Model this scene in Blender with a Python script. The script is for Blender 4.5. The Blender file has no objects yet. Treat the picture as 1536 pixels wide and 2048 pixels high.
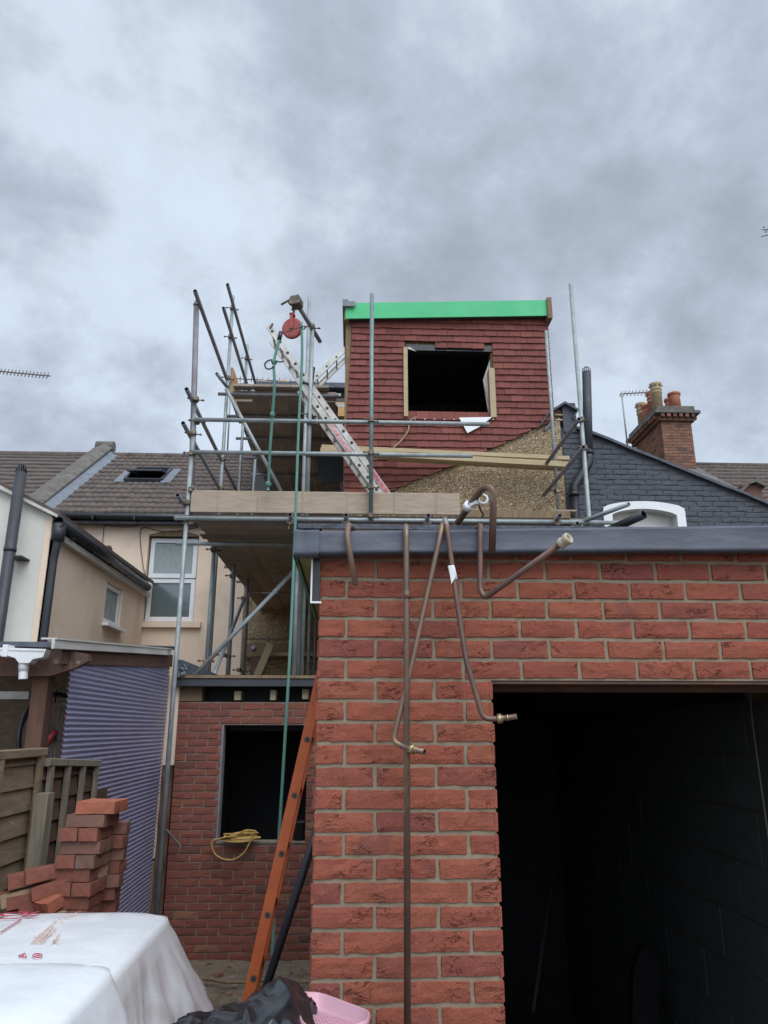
import bpy, math, random
from mathutils import Vector, Matrix, noise
R = math.radians
random.seed(7)
SC = bpy.context.scene
COL = SC.collection
# ------------------------------------------------------------------ camera
FPX, PITCH, YAW, CH = 1490.0, R(16.2), R(2.32), 2.2
c_r = Vector((math.cos(YAW), -math.sin(YAW), 0))
c_f = Vector((math.sin(YAW)*math.cos(PITCH), math.cos(YAW)*math.cos(PITCH), math.sin(PITCH)))
c_u = c_r.cross(c_f)
cam = bpy.data.cameras.new('camera'); camo = bpy.data.objects.new('camera', cam); COL.objects.link(camo)
camo.matrix_world = Matrix(((c_r.x, c_u.x, -c_f.x, 0), (c_r.y, c_u.y, -c_f.y, 0), (c_r.z, c_u.z, -c_f.z, CH), (0, 0, 0, 1)))
cam.sensor_fit = 'VERTICAL'; cam.sensor_height = 36; cam.lens = 36*FPX/2048
cam.clip_start = 0.05; cam.clip_end = 3000
SC.camera = camo
C0 = Vector((0, 0, CH))
# ------------------------------------------------------------------ light
SUN_EL, SUN_AZ = 50, 158      # azimuth measured clockwise from +Y : behind and left of the camera
sd = Vector((math.sin(R(SUN_AZ))*math.cos(R(SUN_EL)), math.cos(R(SUN_AZ))*math.cos(R(SUN_EL)), math.sin(R(SUN_EL))))
sl = bpy.data.lights.new('sun', 'SUN'); sl.energy = 1.0; sl.angle = R(40); sl.color = (1, .97, .93)
so = bpy.data.objects.new('sun', sl); COL.objects.link(so); so.rotation_euler = sd.to_track_quat('Z', 'Y').to_euler()
SC.view_settings.view_transform = 'Standard'; SC.view_settings.look = 'None'
SC.view_settings.exposure = 0.6; SC.view_settings.gamma = 1
W = bpy.data.worlds.new('World'); SC.world = W; W.use_nodes = True
nt = W.node_tree; N = nt.nodes; L = nt.links; N.clear()
def nd(t, **k):
    n = N.new(t)
    for a, v in k.items(): setattr(n, a, v)
    return n
def wm(op, a, b=None, c=None):
    n = nd('ShaderNodeMath', operation=op)
    for i, v in enumerate((a, b, c)):
        if v is None: continue
        if isinstance(v, (int, float)): n.inputs[i].default_value = v
        else: L.new(v, n.inputs[i])
    return n.outputs[0]
out = nd('ShaderNodeOutputWorld'); bg = nd('ShaderNodeBackground'); bg.inputs[1].default_value = 0.1
L.new(bg.outputs[0], out.inputs[0])
sky = nd('ShaderNodeTexSky', sky_type='NISHITA', sun_disc=False, sun_elevation=R(SUN_EL), sun_rotation=R(SUN_AZ))
tc = nd('ShaderNodeTexCoord'); sx = nd('ShaderNodeSeparateXYZ'); L.new(tc.outputs['Generated'], sx.inputs[0])
zz = wm('ADD', wm('MAXIMUM', sx.outputs[2], 0.0), 0.62)
cx = nd('ShaderNodeCombineXYZ'); L.new(wm('DIVIDE', sx.outputs[0], zz), cx.inputs[0]); L.new(wm('DIVIDE', sx.outputs[1], zz), cx.inputs[1]); cx.inputs[2].default_value = 3.7
mp = nd('ShaderNodeMapping'); mp.inputs['Location'].default_value = (0.35, 0.2, 0); mp.inputs['Rotation'].default_value = (0, 0, R(-20)); mp.inputs['Scale'].default_value = (1.0, 1.0, 1)
L.new(cx.outputs[0], mp.inputs[0])
def noi(sc, det, rough, dist, src, off=None):
    n = nd('ShaderNodeTexNoise'); n.inputs['Scale'].default_value = sc; n.inputs['Detail'].default_value = det
    n.inputs['Roughness'].default_value = rough; n.inputs['Distortion'].default_value = dist; L.new(src, n.inputs['Vector']); return n.outputs['Fac']
def mr(v, a, b, lo=0, hi=1):
    n = nd('ShaderNodeMapRange', interpolation_type='SMOOTHSTEP'); L.new(v, n.inputs[0])
    for i, x in zip((1, 2, 3, 4), (a, b, lo, hi)): n.inputs[i].default_value = x
    return n.outputs[0]
wn = nd('ShaderNodeTexNoise'); wn.inputs['Scale'].default_value = 5; wn.inputs['Detail'].default_value = 5; L.new(tc.outputs['Generated'], wn.inputs['Vector'])
wrp = nd('ShaderNodeVectorMath', operation='MULTIPLY_ADD'); L.new(wn.outputs['Color'], wrp.inputs[0]); wrp.inputs[1].default_value = (.22, .22, .22)
wo = nd('ShaderNodeVectorMath', operation='SUBTRACT'); L.new(tc.outputs['Generated'], wo.inputs[0]); wo.inputs[1].default_value = (.11, .11, .11); L.new(wo.outputs[0], wrp.inputs[2])
big = noi(1.9, 3, .5, .1, mp.outputs[0])
med = noi(4.2, 10, .60, .15, mp.outputs[0])
fine = noi(12.0, 6, .6, .2, mp.outputs[0])
dens = wm('ADD', wm('MULTIPLY', big, .22), wm('ADD', wm('MULTIPLY', med, .64), wm('MULTIPLY', fine, .17)))
dens = wm('ADD', dens, -.018)
for bx_, by_, w_, am_ in ((690, 90, .17, .055), (1130, 200, .16, .05), (830, 440, .15, .05), (1060, 560, .10, .02), (640, 300, .12, .03), (130, 730, .14, .05), (1480, 620, .12, .06), (1250, 480, .15, .025),
                          (180, 60, .22, -.06), (440, 400, .13, -.06), (960, 60, .10, -.05), (1380, 60, .2, -.02), (1300, 560, .10, -.05), (560, 640, .12, -.05), (150, 560, .15, -.04), (1010, 330, .10, -.05), (620, 470, .09, -.05), (820, 230, .07, -.03), (1200, 660, .14, -.04), (330, 200, .1, .03), (300, 560, .1, .02)):
    bd_ = (c_f + c_r*((bx_-768)/FPX) + c_u*((1024-by_)/FPX)).normalized()
    dv = nd('ShaderNodeVectorMath', operation='DISTANCE'); L.new(wrp.outputs[0], dv.inputs[0]); dv.inputs[1].default_value = bd_
    dens = wm('ADD', dens, wm('MULTIPLY', mr(dv.outputs['Value'], 0, w_, 1, 0), am_*.85-.001))
rmp = nd('ShaderNodeValToRGB'); L.new(dens, rmp.inputs[0])
e = rmp.color_ramp.elements; e[0].position = .36; e[0].color = (.64, .735, .85, 1); e[1].position = .64; e[1].color = (.34, .385, .45, 1)
for p, c in ((.43, (.60, .69, .80, 1)), (.475, (.52, .60, .70, 1)), (.53, (.44, .50, .60, 1)), (.59, (.375, .425, .505, 1))):
    q = e.new(p); q.color = c
# greyer towards the horizon, brighter overhead-behind: a boost added to light the walls
hz = mr(sx.outputs[2], .02, .45, 1, 0)
mh = nd('ShaderNodeMix', data_type='RGBA'); L.new(wm('MULTIPLY', hz, .55), mh.inputs[0]); L.new(rmp.outputs[0], mh.inputs[6]); mh.inputs[7].default_value = (.50, .58, .68, 1)
dt = nd('ShaderNodeVectorMath', operation='DOT_PRODUCT'); L.new(tc.outputs['Generated'], dt.inputs[0]); dt.inputs[1].default_value = sd
glow = mr(dt.outputs['Value'], .25, 1.0, 0, 1.9)
gain = wm('MULTIPLY', wm('ADD', glow, 1.0), 7.6)
vs = nd('ShaderNodeVectorMath', operation='SCALE'); L.new(mh.outputs[2], vs.inputs[0]); L.new(gain, vs.inputs['Scale'])
fx = nd('ShaderNodeMix', data_type='RGBA'); fx.inputs[0].default_value = .93; L.new(sky.outputs[0], fx.inputs[6]); L.new(vs.outputs[0], fx.inputs[7])
L.new(fx.outputs[2], bg.inputs[0])
# ------------------------------------------------------------------ pixel -> point in the yard (1536 x 2048 pixels)
def ray(px, py): return (c_f + c_r*((px-768)/FPX) + c_u*((1024-py)/FPX))
def P(px, py, Y=None, X=None, Z=None):
    d = ray(px, py)
    t = (Y/d.y) if Y is not None else (X/d.x) if X is not None else ((Z-CH)/d.z)
    return C0 + d*t
def PP(px, py, pt, n):
    d = ray(px, py); n = Vector(n); return C0 + d*((Vector(pt)-C0).dot(n)/d.dot(n))
# ------------------------------------------------------------------ materials
def mat(name, col, col2=None, rough=.75, metal=0., ns=5., nd_=6., lo=.35, hi=.65, bump=0., bs=40., bd=.01, st=(1, 1, 1), spec=.4,
        ramp=None, crease=0., col3=None, s3=2., lo3=.6, hi3=.7, dirt=0.):
    m = bpy.data.materials.new(name); m.use_nodes = True; t = m.node_tree; n_, l_ = t.nodes, t.links
    b = n_['Principled BSDF']; b.inputs['Roughness'].default_value = rough; b.inputs['Metallic'].default_value = metal
    b.inputs['Specular IOR Level'].default_value = spec
    co = n_.new('ShaderNodeTexCoord'); mpn = n_.new('ShaderNodeMapping'); mpn.inputs['Scale'].default_value = st; l_.new(co.outputs['Object'], mpn.inputs[0]); V = mpn.outputs[0]
    def noise_(sc, det=6., dist=0., rg=.55):
        k = n_.new('ShaderNodeTexNoise'); k.inputs['Scale'].default_value = sc; k.inputs['Detail'].default_value = det; k.inputs['Distortion'].default_value = dist; k.inputs['Roughness'].default_value = rg; l_.new(V, k.inputs['Vector']); return k.outputs['Fac']
    def rng(v, a, b_, o0=0., o1=1.):
        k = n_.new('ShaderNodeMapRange'); l_.new(v, k.inputs[0]); k.inputs[1].default_value = a; k.inputs[2].default_value = b_; k.inputs[3].default_value = o0; k.inputs[4].default_value = o1; return k.outputs[0]
    def mix(f, a, b_, mode='MIX'):
        k = n_.new('ShaderNodeMix'); k.data_type = 'RGBA'; k.blend_type = mode
        for i, v in ((0, f), (6, a), (7, b_)):
            if isinstance(v, (int, float)): k.inputs[i].default_value = v
            elif isinstance(v, tuple): k.inputs[i].default_value = (*v, 1)
            else: l_.new(v, k.inputs[i])
        return k.outputs[2]
    if ramp:
        at = n_.new('ShaderNodeAttribute'); at.attribute_name = 'rnd'
        cr = n_.new('ShaderNodeValToRGB'); l_.new(at.outputs['Fac'], cr.inputs[0]); cr.color_ramp.interpolation = 'CONSTANT' if len(ramp) > 6 else 'LINEAR'
        el = cr.color_ramp.elements
        while len(el) < len(ramp): el.new(.5)
        for i, c in enumerate(ramp): el[i].position = i/len(ramp) if len(ramp) > 6 else i/(len(ramp)-1); el[i].color = (*c, 1)
        c_ = cr.outputs[0]
        if col2: c_ = mix(rng(noise_(ns, nd_), lo, hi), c_, mix(.5, c_, col2))
    elif col2: c_ = mix(rng(noise_(ns, nd_, .3), lo, hi), col, col2)
    else: c_ = None
    if col3: c_ = mix(rng(noise_(s3, 8, .5), lo3, hi3), c_ if c_ else col, col3)
    hgt = None
    if crease:
        dn = n_.new('ShaderNodeTexNoise'); dn.inputs['Scale'].default_value = 14; dn.inputs['Detail'].default_value = 3; l_.new(V, dn.inputs['Vector'])
        va = n_.new('ShaderNodeVectorMath'); va.operation = 'MULTIPLY_ADD'; l_.new(dn.outputs['Color'], va.inputs[0]); va.inputs[1].default_value = (.09, .09, .07); l_.new(V, va.inputs[2])
        sc = n_.new('ShaderNodeMapping'); sc.inputs['Scale'].default_value = (9, 9, 30); l_.new(va.outputs[0], sc.inputs[0])
        vo = n_.new('ShaderNodeTexNoise'); vo.inputs['Scale'].default_value = 1.3; vo.inputs['Detail'].default_value = 4; vo.inputs['Roughness'].default_value = .62; l_.new(sc.outputs[0], vo.inputs['Vector'])
        sb = n_.new('ShaderNodeMath'); sb.operation = 'SUBTRACT'; l_.new(vo.outputs['Fac'], sb.inputs[0]); sb.inputs[1].default_value = .5
        ab = n_.new('ShaderNodeMath'); ab.operation = 'ABSOLUTE'; l_.new(sb.outputs[0], ab.inputs[0])
        ln = rng(ab.outputs[0], 0.002, .020, 1, 0)
        c_ = mix(rng(noise_(150, 3), .3, .7, .0, .55), c_, mix(.45, c_, (.10, .03, .02)))
        c_ = mix(rng(noise_(45, 5), .55, .75, .0, .5), c_, mix(.35, c_, (.50, .22, .14)))
        k = n_.new('ShaderNodeMath'); k.operation = 'MULTIPLY'; l_.new(ln, k.inputs[0]); l_.new(rng(noise_(9, 3), .5, .62), k.inputs[1])
        c_ = mix(k.outputs[0], c_, mix(crease, c_, (.05, .012, .012)))
        hgt = (k.outputs[0], -.004)
    if c_ is None: b.inputs['Base Color'].default_value = (*col, 1)
    else: l_.new(c_, b.inputs['Base Color'])
    if bump or hgt:
        last = None
        if hgt:
            q = n_.new('ShaderNodeBump'); q.inputs['Strength'].default_value = 1; q.inputs['Distance'].default_value = .004; q.invert = True; l_.new(hgt[0], q.inputs['Height']); last = q
        if bump:
            q = n_.new('ShaderNodeBump'); q.inputs['Strength'].default_value = bump; q.inputs['Distance'].default_value = bd; l_.new(noise_(bs, 6), q.inputs['Height'])
            if last: l_.new(last.outputs[0], q.inputs['Normal'])
            last = q
        l_.new(last.outputs[0], b.inputs['Normal'])
    rn = rng(noise_(ns*2.3, 4), .3, .7, max(rough-.1, .05), min(rough+.12, 1)); l_.new(rn, b.inputs['Roughness'])
    return m
M = {}
M['brick'] = mat('multi_red_brick', None, (.20, .066, .047), rough=.9, ns=11, lo=.42, hi=.8, bump=.9, bs=130, bd=.004, crease=.6, spec=.2,
                 ramp=[(.275, .080, .051), (.30, .088, .054), (.25, .072, .049), (.315, .102, .060), (.205, .062, .05)], col3=(.155, .062, .058), s3=7, lo3=.56, hi3=.8)
M['mortar'] = mat('beige_mortar', (.27, .215, .155), (.21, .168, .12), rough=.95, ns=20, bump=.6, bs=150, bd=.003, spec=.1)
M['far_brick'] = mat('weathered_red_brick', None, (.22, .08, .05), rough=.92, ns=7, lo=.35, hi=.8, bump=.4, bs=80, bd=.004, spec=.2,
                     ramp=[(.18, .07, .05), (.205, .078, .054), (.16, .064, .05), (.22, .082, .056), (.20, .072, .055), (.21, .075, .056), (.17, .064, .053), (.22, .08, .058), (.19, .07, .053), (.21, .074, .055), (.195, .07, .054), (.215, .076, .056), (.18, .066, .053), (.225, .08, .058), (.20, .072, .055), (.12, .06, .055), (.205, .074, .055), (.19, .068, .053), (.21, .074, .055), (.24, .12, .08)])
M['far_mortar'] = mat('grey_mortar', (.27, .22, .175), (.19, .155, .12), rough=.95, ns=9, bump=.4, bs=90, bd=.003, spec=.1)
M['stack_brick'] = mat('loose_brick', None, (.30, .13, .09), rough=.9, ns=14, lo=.4, hi=.7, bump=.5, bs=70, bd=.004, spec=.2,
                       ramp=[(.46, .15, .085), (.30, .12, .085), (.38, .14, .09), (.23, .13, .09), (.43, .19, .12)], col3=(.36, .27, .17), s3=6, lo3=.62, hi3=.72)
M['old_brick'] = mat('sooty_brick', None, (.10, .065, .05), rough=.95, ns=5, lo=.5, hi=.7, bump=.5, bs=60, bd=.006, spec=.15,
                     ramp=[(.22, .105, .07), (.27, .13, .085), (.15, .085, .065), (.24, .115, .075), (.09, .065, .055)])
M['lime'] = mat('old_lime_mortar', (.22, .18, .13), (.12, .10, .08), rough=.95, ns=7, spec=.1)
M['grey_paint'] = mat('dark_grey_masonry_paint', (.078, .084, .098), (.064, .069, .08), rough=.7, ns=2.5, bump=.5, bs=30, bd=.006, spec=.25, col3=(.092, .098, .112), s3=2.5, lo3=.5, hi3=.9)
M['fascia'] = mat('grey_glassfibre_trim', (.072, .079, .104), (.058, .064, .085), rough=.5, ns=14, bump=.55, bs=26, bd=.006, st=(.35, 1, 1), spec=.35, col3=(.10, .11, .135), s3=5, lo3=.5, hi3=.85)
M['membrane'] = mat('grey_roof_membrane', (.085, .092, .115), (.05, .055, .068), rough=.55, ns=9, bump=1, bs=22, bd=.014, spec=.4)
M['black_plastic'] = mat('black_plastic', (.018, .02, .024), rough=.35, spec=.5)
M['pipe_grey'] = mat('dark_grey_pipe_plastic', (.035, .038, .046), (.045, .048, .055), rough=.5, ns=3)
M['galv'] = mat('galvanised_tube', (.34, .375, .37), (.24, .265, .265), rough=.55, metal=.4, ns=7, bump=.25, bs=60, bd=.002, col3=(.30, .31, .29), s3=5, lo3=.6, hi3=.7)
M['galv_d'] = mat('dull_tube', (.23, .22, .24), (.17, .16, .175), rough=.62, metal=.25, ns=7, bump=.25, bs=60, bd=.002, col3=(.20, .15, .13), s3=6, lo3=.6, hi3=.75)
M['galv_g'] = mat('greenish_tube', (.21, .27, .255), (.15, .20, .19), rough=.5, metal=.5, ns=9, col3=(.30, .33, .32), s3=8, lo3=.6, hi3=.7)
M['coupler'] = mat('coupler_steel', (.16, .14, .12), (.09, .07, .055), rough=.6, metal=.6, ns=30, col3=(.30, .25, .13), s3=14, lo3=.55, hi3=.65)
M['board'] = mat('scaffold_board_face', (.40, .315, .235), (.31, .245, .185), rough=.85, ns=5, st=(1, 8, 8), bump=.3, bs=18, bd=.003, spec=.15, col3=(.24, .18, .13), s3=4, lo3=.66, hi3=.74)
M['deck'] = mat('scaffold_deck', None, (.21, .175, .145), rough=.9, ns=4, bump=.3, bs=30, bd=.003, spec=.1, ramp=[(.30, .25, .205), (.38, .32, .265), (.26, .22, .19), (.35, .29, .24)])
M['timber'] = mat('new_softwood', (.45, .36, .225), (.38, .30, .18), rough=.75, ns=4, st=(1, 9, 9), spec=.2, bump=.2, bs=15, bd=.002)
M['timber_b'] = mat('brown_timber', (.24, .17, .10), (.17, .12, .075), rough=.85, ns=5, st=(6, 6, 1), spec=.15, bump=.3, bs=20, bd=.003)
M['red_tile'] = mat('plum_red_tile', None, (.165, .062, .05), rough=.9, ns=9, lo=.45, hi=.8, bump=.3, bs=70, bd=.003, spec=.3,
                    ramp=[(.175, .057, .047), (.215, .074, .058), (.15, .048, .043), (.19, .066, .052)])
M['green'] = mat('bright_green_board', (.09, .50, .22), (.08, .45, .20), rough=.6, ns=2, spec=.3)
M['grey_metal'] = mat('lead_grey', (.20, .22, .25), (.15, .165, .19), rough=.6, ns=5, bump=.3, bs=15, bd=.006)
M['lead'] = mat('lead_flashing', (.17, .185, .21), (.13, .145, .165), rough=.7, ns=4, bump=.5, bs=10, bd=.01)
M['slate'] = mat('concrete_coping', (.15, .135, .12), (.10, .09, .08), rough=.9, ns=6, bump=.5, bs=25, bd=.008, col3=(.22, .20, .16), s3=7, lo3=.62, hi3=.7)
M['tile_b'] = mat('brown_concrete_tile', (.125, .098, .086), (.085, .068, .06), rough=.9, ns=5, bump=.4, bs=40, bd=.005, spec=.3, col3=(.20, .185, .155), s3=12, lo3=.66, hi3=.72)
M['cream'] = mat('cream_render', (.76, .61, .475), (.69, .55, .425), rough=.85, ns=1.2, bump=.25, bs=50, bd=.003, spec=.2, col3=(.52, .40, .31), s3=1.2, lo3=.5, hi3=.85)
M['white'] = mat('white_render', (.66, .64, .58), (.58, .56, .50), rough=.85, ns=2, bump=.3, bs=30, bd=.004, spec=.2)
M['pvc'] = mat('white_upvc', (.72, .73, .74), (.66, .67, .67), rough=.4, ns=3, spec=.5)
M['pvc_old'] = mat('dusty_white_plastic', (.55, .54, .50), (.42, .40, .36), rough=.55, ns=9, st=(1, .2, 1))
M['net'] = mat('net_curtain', (.33, .38, .37), (.26, .30, .30), rough=.9, ns=9, st=(6, 1, .6))
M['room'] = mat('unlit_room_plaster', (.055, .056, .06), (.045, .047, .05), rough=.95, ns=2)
M['attic'] = mat('bare_attic_boarding', (.16, .16, .17), (.11, .11, .12), rough=.95, ns=3)
M['dark_room'] = mat('shade_and_sheet_black', (.02, .021, .022), (.016, .017, .018), rough=.95)  # near-black base colour puts the doorway's shade into lining, pole and rubble
M['board_shade'] = mat('shade_black_board', (.006, .006, .007), rough=.9, spec=.1)  # board painted almost black so it stays a silhouette in the room's shade
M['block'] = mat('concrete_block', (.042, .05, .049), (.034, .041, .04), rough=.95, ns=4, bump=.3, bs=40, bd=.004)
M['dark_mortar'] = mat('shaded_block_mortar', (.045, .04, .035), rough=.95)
M['soft'] = mat('green_treated_ply', (.20, .21, .07), (.15, .16, .055), rough=.8, ns=4)
M['greentrim'] = mat('green_edge_strip', (.07, .22, .14), (.05, .16, .10), rough=.6, ns=5)
M['brown_paint'] = mat('worn_brown_paint', (.13, .065, .045), (.085, .05, .04), rough=.75, ns=5, bump=.4, bs=30, bd=.004, col3=(.22, .16, .12), s3=9, lo3=.62, hi3=.7)
M['post_wood'] = mat('red_brown_post', (.13, .065, .04), (.09, .048, .033), rough=.8, ns=5, st=(5, 5, .7), bump=.3, bs=20, bd=.003)
M['fence'] = mat('weathered_fence_board', (.215, .16, .11), (.15, .11, .075), rough=.9, ns=4, st=(3, 1, 6), bump=.5, bs=20, bd=.004, col3=(.26, .23, .17), s3=9, lo3=.64, hi3=.7, spec=.15)
M['fence_d'] = mat('dark_fence_board', (.10, .06, .045), (.07, .045, .035), rough=.9, ns=5, st=(2, 1, 5), bump=.5, bs=20, bd=.004, spec=.15)
M['fence_r'] = mat('grey_fence_batten', (.24, .21, .16), (.15, .13, .10), rough=.9, ns=6, st=(5, 5, .6), bump=.4, bs=20, bd=.003, spec=.15)
M['blue'] = mat('blue_corrugated_plastic', (.25, .25, .375), (.235, .23, .33), rough=.4, ns=1.3, lo=.3, hi=.7, spec=.45, col3=(.28, .25, .33), s3=1.1, lo3=.5, hi3=.8)
M['copper'] = mat('tarnished_copper', (.24, .155, .115), (.15, .115, .095), rough=.5, metal=.65, ns=11, st=(1, 1, .5), bump=.2, bs=60, bd=.001, col3=(.36, .22, .11), s3=9, lo3=.55, hi3=.68)
M['copper_d'] = mat('dull_copper', (.14, .09, .085), (.20, .12, .085), rough=.55, metal=.55, ns=14, st=(1, 1, .6), bump=.3, bs=60, bd=.001, col3=(.30, .26, .24), s3=16, lo3=.63, hi3=.68)
M['verdi'] = mat('verdigris_copper', (.19, .125, .095), (.16, .23, .20), rough=.6, metal=.4, ns=9, bump=.3, bs=60, bd=.001, lo=.57, hi=.66)
M['brass'] = mat('brass_fitting', (.46, .38, .24), (.36, .28, .15), rough=.38, metal=.8, ns=20)
M['cream_pl'] = mat('cream_joint_compound', (.50, .45, .34), (.40, .34, .25), rough=.7, ns=14, bump=.4, bs=50, bd=.004)
M['alu'] = mat('aluminium_ladder', (.52, .50, .46), (.40, .38, .35), rough=.5, metal=.35, ns=9, col3=(.30, .28, .26), s3=14, lo3=.66, hi3=.7)
M['alu_d'] = mat('ladder_rung_end', (.04, .035, .03), rough=.6)
M['label'] = mat('pink_warning_label', (.55, .16, .18), (.60, .42, .40), rough=.5, ns=40, lo=.45, hi=.55)
M['orange'] = mat('orange_ladder_paint', (.52, .125, .035), (.45, .10, .03), rough=.5, ns=8, spec=.45, col3=(.24, .14, .12), s3=7, lo3=.63, hi3=.68)
M['red'] = mat('red_wheel_paint', (.42, .10, .085), (.34, .08, .07), rough=.5, ns=9, spec=.4)
M['rope'] = mat('green_rope', (.09, .205, .165), (.13, .27, .225), rough=.8, ns=60, bump=1, bs=120, bd=.004)
M['cable'] = mat('yellow_cable', (.48, .31, .09), (.38, .24, .06), rough=.5, ns=20)
M['wire'] = mat('thin_wire', (.12, .10, .085), rough=.6)
M['film'] = mat('white_wrapping_film', (.80, .83, .85), (.74, .77, .79), rough=.24, ns=3, bump=.22, bs=7, bd=.008, spec=.5)
M['ink'] = mat('red_ink', (.46, .05, .09), rough=.6)
M['ink2'] = mat('faded_orange_ink', (.62, .36, .26), (.70, .56, .50), rough=.6, ns=40)
M['bag'] = mat('black_bin_bag', (.012, .013, .016), rough=.24, ns=8, spec=.6, bump=.25, bs=9, bd=.015)
M['pink'] = mat('pink_plastic', (.62, .36, .42), (.57, .32, .385), rough=.45, ns=4, spec=.4)
M['dirt'] = mat('trampled_earth', (.23, .185, .14), (.15, .12, .09), rough=1, ns=6, bump=1, bs=14, bd=.05, spec=.1, col3=(.24, .20, .15), s3=20, lo3=.58, hi3=.7)
M['stone'] = mat('rubble', None, rough=.95, ramp=[(.20, .16, .12), (.25, .11, .08), (.28, .24, .18), (.12, .10, .085)])
M['clay'] = mat('terracotta', (.40, .155, .095), (.30, .115, .075), rough=.85, ns=6)
M['buff'] = mat('buff_clay', (.40, .29, .18), (.32, .23, .14), rough=.85, ns=6, col3=(.30, .25, .16), s3=4)
M['plyor'] = mat('orange_sheathing', (.52, .30, .12), (.42, .24, .10), rough=.8, ns=6)
M['leaf'] = mat('dark_leaf', (.03, .045, .03), rough=.7)
M['glass'] = mat('window_glass', (.10, .125, .13), rough=.08, spec=.9)
def pebble(name, cols, scale):
    m = bpy.data.materials.new(name); m.use_nodes = True; t = m.node_tree; b = t.nodes['Principled BSDF']; b.inputs['Roughness'].default_value = .8
    co = t.nodes.new('ShaderNodeTexCoord'); v = t.nodes.new('ShaderNodeTexVoronoi'); v.inputs['Scale'].default_value = scale; t.links.new(co.outputs['Object'], v.inputs['Vector'])
    s = t.nodes.new('ShaderNodeSeparateColor'); t.links.new(v.outputs['Color'], s.inputs[0])
    r = t.nodes.new('ShaderNodeValToRGB'); t.links.new(s.outputs[0], r.inputs[0]); el = r.color_ramp.elements
    while len(el) < len(cols): el.new(.5)
    for i, c in enumerate(cols): el[i].position = i/(len(cols)-1); el[i].color = (*c, 1)
    n = t.nodes.new('ShaderNodeTexNoise'); n.inputs['Scale'].default_value = 1.6; n.inputs['Detail'].default_value = 5; t.links.new(co.outputs['Object'], n.inputs['Vector'])
    mx = t.nodes.new('ShaderNodeMix'); mx.data_type = 'RGBA'; mx.blend_type = 'MULTIPLY'; mx.inputs[0].default_value = .5
    t.links.new(r.outputs[0], mx.inputs[6]); t.links.new(n.outputs['Fac'], mx.inputs[7]); t.links.new(mx.outputs[2], b.inputs['Base Color'])
    q = t.nodes.new('ShaderNodeBump'); q.inputs['Strength'].default_value = 1; q.inputs['Distance'].default_value = .012; q.invert = True; t.links.new(v.outputs['Distance'], q.inputs['Height']); t.links.new(q.outputs[0], b.inputs['Normal'])
    return m
M['pebble'] = pebble('pebbledash', [(.15, .10, .05), (.32, .22, .115), (.46, .335, .18), (.36, .25, .13), (.72, .62, .45)], 62)
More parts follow.
